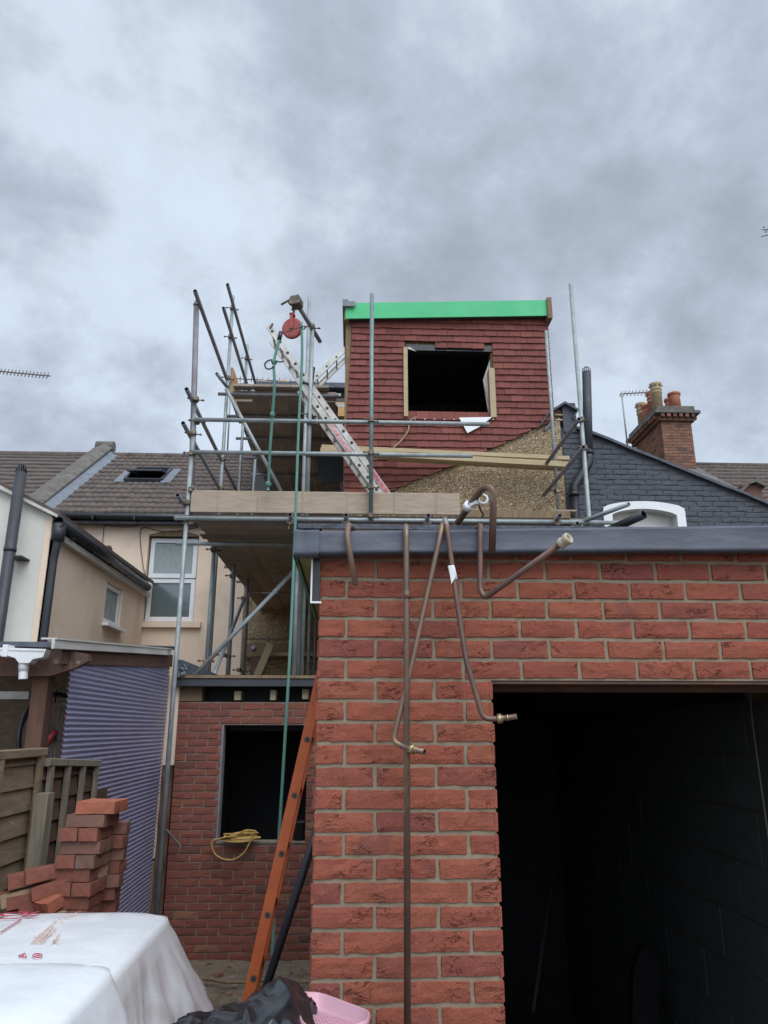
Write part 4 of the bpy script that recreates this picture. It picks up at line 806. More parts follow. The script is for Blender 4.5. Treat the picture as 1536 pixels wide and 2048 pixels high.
def pot(px_, Y_, top, r, m_, kind):
    p = P(px_, 800, Y=Y_); zt_ = P(px_, top, Y=Y_).z; h = zt_-zc; q = MB()
    if kind == 'crown': pr = [(r*1.0, 0), (r*.98, h*.62), (r*1.12, h*.64), (r*1.12, h*.67), (r, h*.69), (r, h*.73), (r*1.14, h*.75), (r*1.14, h*.78), (r*1.02, h*.8), (r*1.06, h*.85), (r*1.18, h*.93), (r*1.2, h), (r*1.02, h), (r*.85, h*.9)]
    else: pr = [(r*1.05, 0), (r*.98, h*.8), (r*1.0, h*.86), (r*1.16, h*.88), (r*1.18, h*.95), (r*1.1, h), (r*.92, h), (r*.8, h*.85)]
    q.lathe((p.x, p.y, zc), pr, 20)
    if kind == 'crown':
        q.m = 1
        for k in range(8):
            a = 2*math.pi*(k+.5)/8; q.lathe((p.x+r*1.05*math.cos(a), p.y+r*1.05*math.sin(a), zc+h*.9), [(.018, 0), (.018, .04)], 6, (math.cos(a), math.sin(a), 0))
    o = sub(q, 'chimney_pot', [m_, 'wire'], ch, bh2); return o
for a in ((1314, 16.7, 768, .125, 'buff', 'crown'), (1349, 16.7, 787, .135, 'clay', 'p'), (1338, 17.3, 798, .11, 'clay', 'p'), (1305, 17.3, 785, .125, 'clay', 'crown'), (1292, 17.7, 812, .13, 'clay', 'p'), (1281, 18.1, 808, .125, 'buff', 'crown')): pot(*a)
# ------------------------------------------------------------------ television aerials
def aerial(name, mast0, mast1, b0, b1, Y_, n_el, el, label, elv=(0, 0, 1)):
    m0, m1, c0, c1 = (P(*v, Y=Y_) for v in (mast0, mast1, b0, b1)); t = root(name, m0, label, 'aerial')
    if (m0-m1).length > .05: q = MB(); q.path([m0, m1], .022, 8); q.build('mast', 'galv', t)
    q = MB(); q.path([c0, c1], .016, 6); q.build('boom', 'wire', t)
    q = MB(); ev = Vector(elv).normalized()
    for k in range(n_el): c = c0.lerp(c1, (k+.3)/n_el); q.path([c-ev*el, c+ev*el], .011, 5)
    q.build('elements', 'wire', t); return t
aerial('tv_aerial', (1256, 900), (1243, 786), (1240, 788), (1304, 784), 17.6, 9, .13, 'television aerial on a leaning mast beside the chimney pots', (.5, .4, .8))
aerial('tv_aerial', (-20, 900), (-20, 750), (-8, 742), (100, 752), 16, 15, .085, 'television aerial boom poking in at the left edge of the sky', (.1, .2, 1))
aerial('tv_aerial', (455, 900), (462, 762), (466, 757), (600, 764), 19, 12, .09, 'television aerial with many short elements above the upper scaffold deck', (0, .1, 1))
# chimney pots just showing over the upper deck
for i, (px_, ya) in enumerate(((527, 764), (567, 763))):
    Y_ = 17; p = P(px_, 790, Y=Y_); zt_ = P(px_, ya, Y=Y_).z; t = MB(); r = .15
    t.lathe((p.x, p.y, 6.5), [(.15, 0), (.15, zt_-6.75), (.2, zt_-6.72), (.2, zt_-6.68), (.17, zt_-6.66), (.22, zt_-6.62), (.22, zt_-6.58), (.15, zt_-6.52), (.1, zt_-6.5)], 20)
    tag(t.build('chimney_pot', 'buff'), ('buff chimney pot top just above the upper deck, nearer the hanging knotted rope' if i == 0 else 'buff chimney pot top just above the upper deck, nearer the aluminium ladder'), 'chimney pot', 'chimney pots showing over the upper deck')
# ------------------------------------------------------------------ lean-to at the left
XS = -1.985
lt = root('lean_to', (XS, 7, 0), 'old lean-to with brown beams and blue corrugated plastic side', 'lean-to')
c00, c10 = P(141, 1330, X=XS), P(341, 1310, X=XS); Y0s, Y1s = c00.y, 8.32
q = MB()
def cor(u, v):
    y = Y0s+(Y1s-Y0s)*u; zt_ = 2.66+(2.98-2.66)*u; z = zt_*(1-v)+.05*v; bow = .05*math.sin(3*u+2)*v
    return Vector((XS+.008*math.sin(2*math.pi*z/.037)+bow*.6+.01*noise.noise(Vector((y*1.2, z*1.5, 0))), y, z))
q.grid(cor, 30, 700); q.build('corrugated_sheet', 'blue', lt, fix=False)
gA, gB = P(106, 1297, X=XS+.05), P(341, 1313, X=XS+.05)
q = MB(); zA, zB = P(106, 1288, X=XS+.06), P(341, 1305, X=XS+.06)
q.beam(zA+Vector((0, 0, .0)), zB+Vector((0, 0, .0)), .02, .06, bev=.004); q.beam(zA+Vector((-.03, 0, .035)), zB+Vector((-.03, 0, .035)), .10, .012); q.build('gutter', 'pvc_old', lt)
q = MB(); A, B = P(150, 1316, X=XS), P(341, 1322, X=XS); q.beam(Vector((XS, Y0s-.25, A.z)), Vector((XS, 8.3, B.z)), .05, .13); q.build('side_beam', 'brown_paint', lt)
LYF = Y0s-.12
a, b_ = P(-40, 1365, Y=LYF), P(172, 1318, Y=LYF)
q = MB(); q.prism([P(-60, 1352, Y=LYF), P(100, 1352, Y=LYF), P(150, 1336, Y=LYF), P(176, 1322, Y=LYF), P(176, 1308, Y=LYF), P(110, 1296, Y=LYF), P(-60, 1292, Y=LYF)], (0, .06, 0)); q.build('front_beam', 'brown_paint', lt)
q = MB(); q.hexa([P(-60, 1291, Y=LYF-.03), P(112, 1295, Y=LYF-.03), Vector((XS+.06, 8.3, 3.02)), Vector((-4.6, 8.3, 3.02)), P(-60, 1282, Y=LYF-.03), P(112, 1284, Y=LYF-.03), Vector((XS+.06, 8.3, 3.06)), Vector((-4.6, 8.3, 3.06))]); q.build('roof', 'membrane', lt)
q = MB(); q.box(P(57, 1430, Y=LYF+.08).x, P(88, 1430, Y=LYF+.08).x, LYF+.08, LYF+.2, 0, P(70, 1352, Y=LYF+.08).z); q.build('post', 'post_wood', lt)
q = MB(); q.box(-4.8, P(56, 1400, Y=LYF+.6).x, LYF+.6, LYF+.64, P(40, 1398, Y=LYF+.6).z, P(40, 1383, Y=LYF+.6).z); q.build('rail', 'pvc_old', lt)
q = MB(); q.box(-4.8, XS-.06, 8.25, 8.3, 0, 3.0); q.box(-4.8, -4.75, LYF+.7, 8.25, 0, 3); q.build('back_boarding', 'fence', lt)
q = MB(); a, b_ = P(100, 1412, Y=6.4), P(136, 1378, Y=6.4)
for (x_0, x_1, z_0, z_1) in ((a.x, a.x+.03, a.z, b_.z), (a.x+.03, b_.x, a.z, a.z+.025)): q.box(x_0, x_1, 6.4, 6.44, z_0, z_1)
q.build('inner_frame', 'fence_r', lt)
# white gutter outlet hanging on the lean-to front
wg = root('white_gutter', P(40, 1310, Y=LYF-.08), 'white plastic gutter with running outlet fixed to the brown beam', 'gutter')
yg = LYF-.14
q = MB(); q.prism([P(v[0], v[1], Y=yg) for v in ((-80, 1292), (92, 1298), (86, 1314), (66, 1318), (58, 1326), (38, 1326), (30, 1316), (15, 1311), (-80, 1309))], (0, .09, 0)); q.build('gutter_body', 'pvc', wg)
q = MB(); q.prism([P(v[0], v[1], Y=yg-.003) for v in ((-80, 1296), (88, 1301), (88, 1303.5), (-80, 1299))], (0, .002, 0)); q.build('rib', 'pvc_old', wg)
p0, p1 = P(48, 1322, Y=yg+.045), P(47, 1342, Y=yg+.045); q = MB(); q.path([p0, p1], .033, 14, hollow=.004); q.build('outlet', 'pvc', wg)
q = MB(); a, b_ = P(3, 1313, Y=yg-.005), P(17, 1289, Y=yg-.005); q.box(a.x, b_.x, yg-.008, yg+.095, a.z, b_.z); q.build('union_clip', 'pvc', wg)
# bicycle wheel hanging inside the lean-to
bwh = root('bicycle', P(112, 1470, Y=6.2), 'dark bicycle hung inside the lean-to with a red frame tube', 'bicycle')
c_ = P(112, 1475, Y=6.2); nrm = Vector((.85, -.5, .1)).normalized(); A_ = nrm.orthogonal().normalized(); B_ = nrm.cross(A_)
q = MB(); q.path([c_+A_*(.33*math.cos(t*math.pi/20))+B_*(.33*math.sin(t*math.pi/20)) for t in range(41)], .02, 8); wh = q.build('wheel', 'black_plastic', bwh)
q = MB(); 
for t in range(24): q.path([c_, c_+A_*(.32*math.cos(t*math.pi/12))+B_*(.32*math.sin(t*math.pi/12))], .003, 4)
sub(q, 'spokes', 'galv', wh, bwh)
q = MB(); q.path([P(94, 1488, Y=6.1), P(111, 1461, Y=6.1)], .022, 8); q.path([P(128, 1510, Y=6.15), P(137, 1415, Y=6.15)], .02, 8); q.build('frame', mat('red_bike_paint', (.5, .05, .05), rough=.4), bwh)
# ------------------------------------------------------------------ fence panels
FX = -1.93
def fence(name, ya, yb, zt0, zt1, z0, mt, rail, label, nb_=4, droop=0, slat=True):
    t = root(name, (FX, (ya+yb)/2, z0), label, 'fence panel')
    q = MB(); k = 0; z = z0
    while z < max(zt0, zt1)-.08:
        q.r = random.random(); s_ = random.uniform(-.004, .004); zt_ = min(z+.155, zt0-.05)
        q.hexa([(FX-.018, ya, z), (FX+.004, ya, z), (FX+.004, yb, z+s_), (FX-.018, yb, z+s_), (FX-.03, ya, zt_), (FX-.018, ya, zt_), (FX-.018, yb, zt_+s_), (FX-.03, yb, zt_+s_)]); z += .13
    q.build('slats', mt, t)
    for i in range(nb_):
        y = ya+.03+(yb-ya-.08)*i/(nb_-1); f_ = i/(nb_-1); q = MB(); q.box(FX+.006, FX+.034, y, y+.045, z0-.05, zt0+(zt1-zt0)*f_-.05); q.build('batten', rail, t)
    q = MB(); q.beam((FX, ya-.02, zt0-.03), (FX, yb+.03, zt1-.03), .075, .05, bev=.006); q.build('top_rail', rail, t)
    return t
yA, yB = 3.2, P(82, 1510, X=FX).y; zA = P(40, 1500, X=FX).z
fence('wooden_fence', yA, yB-.02, zA+.01, zA+.01, .3, 'fence', 'fence', 'pale brown lap fence panel at the far left with flat capping rail', 4)
yC, yD = P(92, 1517, X=FX).y, P(192, 1519, X=FX).y; zC, zD = P(92, 1514, X=FX).z, P(190, 1519, X=FX).z
fence('wooden_fence', yC, yD, zC, zD, .2, 'fence_d', 'fence_r', 'dark weathered fence panel with grey battens and split top rail', 4)
q = MB(); a = P(95, 1585, X=FX+.08); q.box(FX+.04, FX+.12, a.y-.09, a.y+.01, .1, a.z); tag(q.build('fence_post', 'fence_r'), 'short rotten timber post leaning where the two fence panels meet', 'post')
q = MB(); a, b_ = P(200, 1600, X=FX-.03), P(214, 1575, X=FX-.03); q.box(FX-.06, FX-.03, yD+.02, b_.y+.02, .1, b_.z); tag(q.build('fence_board', 'fence_d'), 'broken brown board end behind the top of the brick stack', 'board')
# ------------------------------------------------------------------ loose bricks: every brick is a thing
def brick_proto():
    q = MB(); l, w_, h = .215, .102, .065; nx, ny, nz = 6, 3, 2
    def pt(i, j, k):
        p = Vector((l*(i/nx-.5), w_*(j/ny-.5), h*k/nz)); s_ = sum((i in (0, nx), j in (0, ny), k in (0, nz)))
        if s_ >= 2: p = Vector((p.x*.985, p.y*.97, h/2+(p.z-h/2)*.95))
        return p+Vector((noise.noise(p*30), noise.noise(p*30+Vector((5, 0, 0))), noise.noise(p*30+Vector((0, 7, 0)))))*.003
    cache = {}
    def V(i, j, k):
        if (i, j, k) not in cache: cache[i, j, k] = q.vert(pt(i, j, k))
        return cache[i, j, k]
    for i in range(nx):
        for j in range(ny): q.face((V(i, j, nz), V(i+1, j, nz), V(i+1, j+1, nz), V(i, j+1, nz))); q.face((V(i, j, 0), V(i, j+1, 0), V(i+1, j+1, 0), V(i+1, j, 0)))
    for i in range(nx):
        for k in range(nz): q.face((V(i, 0, k), V(i+1, 0, k), V(i+1, 0, k+1), V(i, 0, k+1))); q.face((V(i, ny, k), V(i, ny, k+1), V(i+1, ny, k+1), V(i+1, ny, k)))
    for j in range(ny):
        for k in range(nz): q.face((V(0, j, k), V(0, j, k+1), V(0, j+1, k+1), V(0, j+1, k))); q.face((V(nx, j, k), V(nx, j+1, k), V(nx, j+1, k+1), V(nx, j, k+1)))
    return q
bcol = [mat('loose_brick_red', (.26, .095, .065), (.175, .075, .056), rough=.9, ns=14, bump=.5, bs=60, bd=.003, spec=.2), mat('loose_brick_brown', (.15, .09, .07), (.21, .105, .078), rough=.9, ns=9, bump=.5, bs=60, bd=.003, spec=.2, col3=(.15, .12, .10), s3=6, lo3=.55, hi3=.65),
        mat('loose_brick_orange', (.36, .12, .072), (.28, .10, .065), rough=.9, ns=14, bump=.5, bs=60, bd=.003, spec=.2), mat('loose_brick_mortary', (.33, .24, .15), (.30, .12, .08), rough=.9, ns=9, lo=.5, hi=.6, bump=.6, bs=50, bd=.005, spec=.2)]
meshes = []
for k in range(4):
    random.seed(20+k); o = brick_proto().build('brick_mesh', bcol[k], loc=(0, 0, 0)); meshes.append(o.data); bpy.data.objects.remove(o)
random.seed(11)
def lay(x, y, z, rz_, c, label, rx=0, ry=0, grp='loose bricks in the tall stack'):
    o = bpy.data.objects.new('brick', meshes[c]); COL.objects.link(o); o.location = (x, y, z); o.rotation_euler = (R(rx), R(ry), R(rz_)); tag(o, label, 'brick', grp); ORG[o.name] = o.location.copy(); return o
SY = 4.55; sc_ = P(183, 1700, Y=SY); sxm = sc_.x; top = P(200, 1598, Y=SY).z; nl = 10
gzb = top - nl*.067
LAB = {0: ('bright orange brick at the left of the top of the tall stack', 'bright orange brick at the right of the top of the tall stack')}
ordn = ['', 'second', 'third', 'fourth', 'fifth', 'sixth', 'seventh', 'eighth', 'ninth', 'tenth']
pal = [(2, 2), (1, 0, 0), (0, 0, 1), (1, 1, 0), (0, 1, 1), (0, 3, 0), (0, 0, 1), (0, 0, 0), (3, 0, 0), (0, 1, 0)]
for c in range(nl+12):
    z = top-(c+1)*.067; vis = c < nl; n0 = ordn[c] if vis else ''
    if z < .3: break
    th = -5+random.uniform(-4, 4); wob = .010*math.sin(c*2.3)-.006*min(c, 6); cols = pal[c] if vis else (0, 1, 0)
    if c == 0: th = -4; wob = .045; cols = (2, 2)
    ct_, st_2 = math.cos(R(th)), math.sin(R(th)); gb = .30 if random.random() < .4 else .27
    sp_ = (((-.054, -.02, 90), (.054, -.02, 90)) if c % 2 == 0 and c else ((0, -.054, 0), (0, .054, 0))) + (((.05, .15+.02*(c % 3), 0 if c % 2 else 8),) if c > 1 else ())
    for k, (lx, ly, r0) in enumerate(sp_):
        cc_ = cols[min(k, len(cols)-1)]
        side_ = (('at the left' if k == 0 else 'at the right') if r0 == 90 else ('at the front' if k == 0 else 'just behind')) if k < 2 else 'at the back'
        colw = {0: 'red', 1: 'brown', 2: 'bright orange-red', 3: 'mortar-smeared'}[cc_]
        lb = (f'{colw} brick {side_} of the top of the tall stack' if c == 0 else f'{colw} brick {side_} in the {n0} layer down of the tall stack') if vis else 'red brick low in the tall stack, hidden behind the white film'
        lay(sxm+wob+lx*ct_-ly*st_2, SY-.03+lx*st_2+ly*ct_, z, th+r0+random.uniform(-2, 2), cc_, lb)
# leaning heap at the left of the stack
heap = [(96, 1745, 24, 0, 'red brick topmost on the leaning heap beside the fence', -8), (62, 1755, 24, 0, 'red brick second from the fence on the leaning heap', -9), (110, 1775, 20, 0, 'red brick butted against the tall stack on the leaning heap', -12), (50, 1790, 18, 3, 'long brown mortar-smeared brick low on the leaning heap', -12),
        (20, 1798, 10, 0, 'red brick at the left frame edge, lowest row of the heap', -2), (62, 1797, 14, 0, 'red brick in the lowest visible row of the heap, second from the left', -8), (92, 1805, 10, 0, 'red brick tipped on its end at the foot of the heap', -25), (120, 1795, 60, 2, 'orange-red tilted brick wedged between heap and tall stack', -20), (-10, 1800, 8, 0, 'red brick half out of the frame in the lowest row', 0)]
for px_, py_, rz_, c, lb, ry_ in heap:
    p = P(px_, py_, Y=SY-.1); lay(p.x, p.y, p.z-.03, rz_, c, lb, ry=ry_, grp='loose bricks in the leaning heap')
for k in range(26):
    p = P(-30+(k % 5)*40, 1850, Y=SY-.1); z = p.z-.09-(k//5)*.068
    if z < .45: continue
    lay(p.x+random.uniform(-.02, .02), p.y+random.uniform(-.02, .03), z-.02, random.uniform(-10, 25), random.choice((0, 1, 0)), 'brick in the underside of the heap, hidden by the white film', ry=-5, grp='loose bricks in the leaning heap')
q = MB(); p = P(60, 1900, Y=SY)
q.grid(lambda u, v: Vector((p.x-.9+1.5*u, SY-.4+.7*v, .35+(.45*math.sin(math.pi*u)*math.sin(math.pi*v)))), 20, 10)
tag(q.build('rubble_mound', 'dirt'), 'earth mound under the loose bricks', 'mound')
# ------------------------------------------------------------------ scaffold (one thing; every tube, coupler and board is a part)
random.seed(5)
TR = .02415; SYF = 7.85
XSC = P(343, 1457, Y=7.93).x
scf = root('scaffold', (XSC, SYF, 0), 'galvanised tube scaffold with two boarded decks wrapping the house under works', 'scaffold')
def tube(a, b_, kind='ledger', m_='galv', r=TR, par=scf, n=14):
    q = MB(); q.path([a, b_], r, n, hollow=.0042); return q.build(kind, m_, par)
def coupler(p, ax=(0, 0, 1), side=(1, 0, 0), par=scf):
    p = Vector(p); ax = Vector(ax).normalized(); sd_ = Vector(side); sd_ = (sd_-ax*sd_.dot(ax)).normalized(); o_ = ax.cross(sd_); q = MB()
    q.path([p-ax*.026, p+ax*.026], .033, 12); q.beam(p+o_*-.045-ax*.0+sd_*.0, p+o_*.045, .05, .05, up=ax, bev=.008)
    for s_ in (-1, 1):
        b0 = p+sd_*(s_*.03)+o_*.02*s_; q.path([b0, b0+sd_*(s_*.065)], .007, 6); q.path([b0+sd_*(s_*.04), b0+sd_*(s_*.055)], .014, 6)
        q.beam(b0-sd_*(s_*.01)-ax*.018, b0-sd_*(s_*.01)+ax*.018, .022, .02)
    return q.build('coupler', 'coupler', par)
def vpost(px, py0, py1, Y, kind='standard', m_='galv', r=TR, z0=None, xpx=None):
    a = P(px, py1, Y=Y); b_ = P(px, py0, Y=Y); x = a.x
    return tube((x, Y, a.z if z0 is None else z0), (x, Y, b_.z), kind, m_, r), x
YF = 7.85
_, xs1 = vpost(384, 828, 900, YF, z0=0)
_b, _t = P(381, 1040, Y=YF+.05), P(393, 612, Y=YF+.05); tube(_b, _t, 'standard', 'galv_d', .033); zt_ = _t.z
q = MB(); q.path([_t, _t+Vector((0, 0, .035))], .038, 12); q.path([_t+Vector((0, 0, .03)), _t+Vector((.01, 0, .08))], .028, 10); q.build('tube_cap', 'galv_d', scf)
XL0 = xs1-.05
# handrails and ledgers running away from the camera down the left side
def ytube(px, py, px2, py2, X, ylen=None, m_='galv_d', kind='guard_rail'):
    a = P(px, py, X=X); b_ = P(px2, py2, X=X)
    Yb_ = b_.y if ylen is None else ylen
    return a, tube(a, (X, Yb_, a.z), kind, m_)
hA = P(388, 580, X=XL0+.0)
aH1, _ = ytube(390, 582, 463, 785, XL0, 14.1, kind='ledger')
aH2, _ = ytube(455, 569, 507, 775, XL0+.05, 14.1); aH3, _ = ytube(447, 616, 495, 775, XL0+.05, 14.1)
aH4, _ = ytube(373, 778, 475, 980, XL0, 14.2); aH5, _ = ytube(366, 846, 441, 980, XL0, 14.2)
aH6, _ = ytube(355, 990, 530, 1215, XL0, 14.2, kind='ledger')
ZD1 = aH6.z+.05      # lower deck underside
ZL3 = P(349, 1036, Y=YF).z
def xtube(pa, pb, Y, m_='galv', kind='ledger', z=None):
    a, b_ = P(*pa, Y=Y), P(*pb, Y=Y); zz_ = a.z if z is None else z
    return a, tube((a.x, Y, zz_), (b_.x, Y, zz_), kind, m_)
YFr = YF-.05
aL1, _ = xtube((388, 839), (978, 845), YFr, kind='guard_rail'); aL2, _ = xtube((386, 904), (945, 907), YFr, kind='guard_rail'); aL3, _ = xtube((349, 1036), (1243, 1042), YFr)
xtube((352, 1087), (610, 1089), 8.75, kind='transom')
# standards on the front
vs_ = {}
for nm, px_, y0_, y1_, Y_, m_, z0 in (('a', 744, 588, 1040, YF-.1, 'galv_g', None), ('b', 1141, 568, 0, YF, 'galv', 0), ('c', 625, 645, 1035, YF, 'galv', None)):
    p = P(px_, y0_, Y=Y_); tube((p.x, Y_, (0 if z0 == 0 else P(px_, y1_, Y=Y_).z)), (p.x, Y_, p.z), 'standard', m_); vs_[nm] = (p.x, Y_, p.z)
p = P(619, 593, Y=9.35); tube((p.x, 9.35, 2.7), (p.x, 9.35, p.z), 'standard'); xq = p.x
p = P(1092, 662, Y=9.3); zb_ = P(1119, 1022, Y=9.3).z; tube((p.x, 9.3, zb_), (p.x, 9.3, p.z), 'standard', 'galv'); x4 = p.x
q = MB(); q.box(x4-.12, x4+.22, 9.22, 9.4, zb_-.025, zb_-.005); q.build('sole_board', 'board', scf)
# standards down the left side
for px_, pyt, Y_, m_ in ((468, 592, 9.84, 'galv'), (492, 690, 11.4, 'galv')):
    p = P(px_, pyt, Y=Y_); tube((XL0+.02, Y_, 2.72), (XL0+.02, Y_, p.z), 'standard', m_)
tube((XL0+.02, 13.0, 2.72), (XL0+.02, 13.0, ZD1+2.4), 'standard')
for px_, pt, Y_ in ((425, 1100, 9.2), (462, 1145, 10.6)):
    pass
for (pt, pb_, Y_, m_) in (((428, 1098), (412, 1345), 9.0, 'galv'), ((466, 1150), (455, 1345), 10.3, 'galv'), ((494, 1190), (486, 1345), 11.6, 'galv_d')):
    a, b_ = P(*pt, Y=Y_), P(*pb_, Y=Y_); tube((a.x, Y_, 2.7), (a.x, Y_, ZD1-.02), 'standard', m_)
for (pt, Y_, m_) in (((594, 1150), 8.5, 'galv'), ((608, 1200), 9.7, 'galv'), ((620, 1210), 11.2, 'galv'), ((632, 1220), 12.6, 'galv_d')):
    a = P(*pt, Y=Y_); tube((a.x, Y_, 2.72), (a.x, Y_, ZD1-.02), 'standard', m_)
for (pt, pb_, Ya_, Yb_, m_, kind) in (((590, 1140), (388, 1352), 8.6, 8.5, 'galv', 'brace'), ((488, 1198), (428, 1350), 11.4, 8.9, 'galv', 'brace'),
                                      ((452, 778), (563, 984), 9.3, 9.3, 'galv', 'brace'), ((433, 747), (455, 775), 9.5, 9.8, 'galv', 'transom'),
                                      ((1258, 1008), (1120, 1060), 7.3, 8.1, 'galv', 'brace'), ((1158, 838), (1086, 934), 7.6, 9.5, 'galv_d', 'guard_rail'), ((1167, 894), (1092, 978), 7.6, 9.5, 'galv_d', 'guard_rail')):
    a = P(*pt, Y=Ya_); b_ = P(*pb_, Y=Yb_)
    if kind == 'guard_rail': a = P(*pt, X=vs_['b'][0]-.05); b_ = Vector((a.x, 9.48, a.z))
    tube(a, b_, kind, m_)
q = MB(); q.path([P(1288, 1029, Y=7.2), P(1215, 1062, Y=7.6)], .045, 16, hollow=.005); tag(q.build('black_pipe', 'black_plastic'), 'short thick black pipe lying over the far scaffold tube, below the arched window', 'pipe')
# transom ends under the deck
for px_, py_ in ((580, 1029), (692, 1030), (857, 1031), (1120, 1031), (1155, 1047)):
    p = P(px_, py_, Y=YFr-.14); tube(p, (p.x, 9.4, p.z), 'transom', 'galv_d'); coupler((p.x, YFr, p.z-.045), (0, 1, 0), (0, 0, 1))
for Y_ in (10.1, 11.3, 12.5, 13.7): tube((XL0-.12, Y_, ZD1-.03), (-.3, Y_, ZD1-.03), 'transom', 'galv_d')
tube((XL0+.1, 9.2, ZD1-.02), (2.6, 9.2, ZD1-.02), 'ledger', 'galv_d')
# decks
def boards(x0_, x1_, y0_, y1_, z, along, n, kind='deck_board'):
    for k in range(n):
        q = MB(); q.r = random.random(); dz = random.uniform(0, .004); e_ = random.uniform(-.05, .05)
        if along == 'x':
            ya = y0_+(y1_-y0_)*k/n; q.beam((x0_+e_, ya+(y1_-y0_)/n/2, z+.02+dz), (x1_+e_, ya+(y1_-y0_)/n/2, z+.02+dz), (y1_-y0_)/n-.008, .038, bev=.005)
        else:
            xa = x0_+(x1_-x0_)*k/n; q.beam((xa+(x1_-x0_)/n/2, y0_+e_, z+.02+dz), (xa+(x1_-x0_)/n/2, y1_+e_, z+.02+dz), (x1_-x0_)/n-.008, .038, bev=.005)
        q.build(kind, 'deck', scf)
ZB = P(500, 1026, Y=YF-.02).z
xe1 = P(1140, 1030, Y=8.5).x
boards(xs1+.02, P(920, 1010, Y=YF).x, YF+.02, 9.12, ZB-.045, 'x', 5); boards(P(922, 1010, Y=YF).x+.06, xe1, YF+.02, 9.12, ZB-.049, 'x', 5)
for k, ya in enumerate((9.15, 11.0, 12.8)):
    boards(XL0+.05, -.32, ya, ya+1.8, ZB-.045+(.045 if k == 1 else 0), 'y', 6)
ta, tb_ = P(381, 1024, Y=YF-.03), P(920, 1026, Y=YF-.03); tt = P(381, 980, Y=YF-.03)
def plank(px0, px1, mt='board', name='toe_board'):
    a, b_ = P(px0, 1010, Y=YF-.03).x, P(px1, 1010, Y=YF-.03).x; q = MB(); q.beam((a, YF-.01, (ta.z+tt.z)/2), (b_, YF-.01, (ta.z+tt.z)/2), .038, tt.z-ta.z, bev=.006); o = q.build(name, mt, scf)
    q = MB(); k_ = a+.3
    return o
tob = plank(381, 920); mat_band = mat('stained_band', (.34, .25, .18), (.29, .22, .16), rough=.85)
for px_ in (435, 515, 605, 694, 788, 872):
    q = MB(); a, b_ = P(px_-2, 1023, Y=YF-.03), P(px_+2, 982, Y=YF-.03); q.box(a.x, b_.x, YF-.0312, YF-.029, ta.z+.012, tt.z-.012); o = q.build('nail_band', mat_band, None, loc=ORG['scaffold']); o.parent = tob; o.location = (0, 0, 0)
q = MB(); a, b_ = P(921, 1034, Y=7.86), P(1140, 1022, Y=7.86); q.box(a.x, b_.x, 7.86, 7.865+.035, a.z, b_.z); q.build('deck_board', 'timber_b', scf)
q = MB(); q.prism([P(352+32, 980, Y=YF+.02), P(394, 980, Y=YF+.02), P(383, 968, Y=YF+.02)], (0, .03, 0)); q.build('board_splinter', 'board', scf)
# upper deck
ZU = P(500, 785, Y=9.75).z-.01
boards(XL0+.10, -.3, 9.75, 9.75+.23*1, ZU, 'x', 1)
for ya in (10.0, 11.4, 12.8): boards(XL0+.12, -.3, ya, ya+1.5, ZU, 'y', 6)
for Y_ in (9.72, 10.5, 11.4, 12.3, 13.2): tube((XL0-.08, Y_, ZU-.035), (-.25, Y_, ZU-.035), 'transom', 'galv_d')
for k in range(5):
    q = MB(); q.r = random.random(); q.box(XL0+.14+k*.27, XL0+.40+k*.27, 9.62, 9.76, ZU+.046, ZU+.082); q.build('deck_edge_board', 'deck', scf)
a, b_ = P(458, 790, Y=9.9), P(471, 735, Y=9.9); q = MB(); q.box(a.x, a.x+.03, 9.9, 10.9, a.z-.02, b_.z); q.m = 1; q.box(a.x+.031, a.x+.045, 9.9, 10.9, a.z-.02, b_.z-.02); q.build('toe_board', ['deck', 'plyor'], scf)
# couplers
cp = [((xs1, YF, aH5.z), 0), ((xs1, YF, aH4.z), 0), ((xs1, YF, aH6.z), 0), ((xs1, YF, aL2.z), 0), ((xs1, YF, ZL3), 0), ((xs1+.03, YF, aL1.z), 0), ((xs1+.03, YF, P(384, 980, Y=YF).z), 0), ((xs1+.06, YF, P(384, 1046, Y=YF).z), 0)]
for v in ('a', 'b', 'c'):
    for z in ((aL1.z, aL2.z) if v != 'b' else (P(1158, 840, Y=YF).z, P(1167, 896, Y=YF).z)): cp.append(((vs_[v][0], vs_[v][1], z), 0))
cp += [((vs_['a'][0], vs_['a'][1], P(744, 980, Y=YF).z), 0), ((vs_['a'][0], vs_['a'][1], ZL3+.02), 0), ((vs_['b'][0], YF, ZL3), 0), ((XL0+.02, 9.84, aH2.z), 0), ((XL0+.02, 9.84, aH3.z), 0), ((XL0+.02, 9.84, aH1.z), 0), ((XL0+.02, 11.4, aH2.z), 0), ((XL0+.02, 11.4, aH3.z), 0),
       ((XL0+.02, 9.84, aH5.z), 0), ((XL0+.02, 9.84, aH4.z), 0), ((x4, 9.3, P(1158, 838, X=vs_['b'][0]-.05).z), 0), ((x4, 9.3, P(1167, 894, X=vs_['b'][0]-.05).z), 0), ((vs_['c'][0], YF, P(625, 655, Y=YF).z), 0), ((vs_['c'][0]-.01, YF+.03, P(622, 828, Y=YF).z), 0)]
for (pt, Y_) in (((427, 1100), 9.0), ((464, 1152), 10.3), ((486, 1197), 11.6), ((412, 1322), 8.6), ((447, 1310), 10.0), ((456, 1312), 10.3), ((478, 1340), 11.5), ((488, 1342), 11.6)):
    cp.append((tuple(P(*pt, Y=Y_)), 0))
for c, _ in cp: coupler(c, (0, 0, 1), (1, .25*random.uniform(-1, 1), 0))
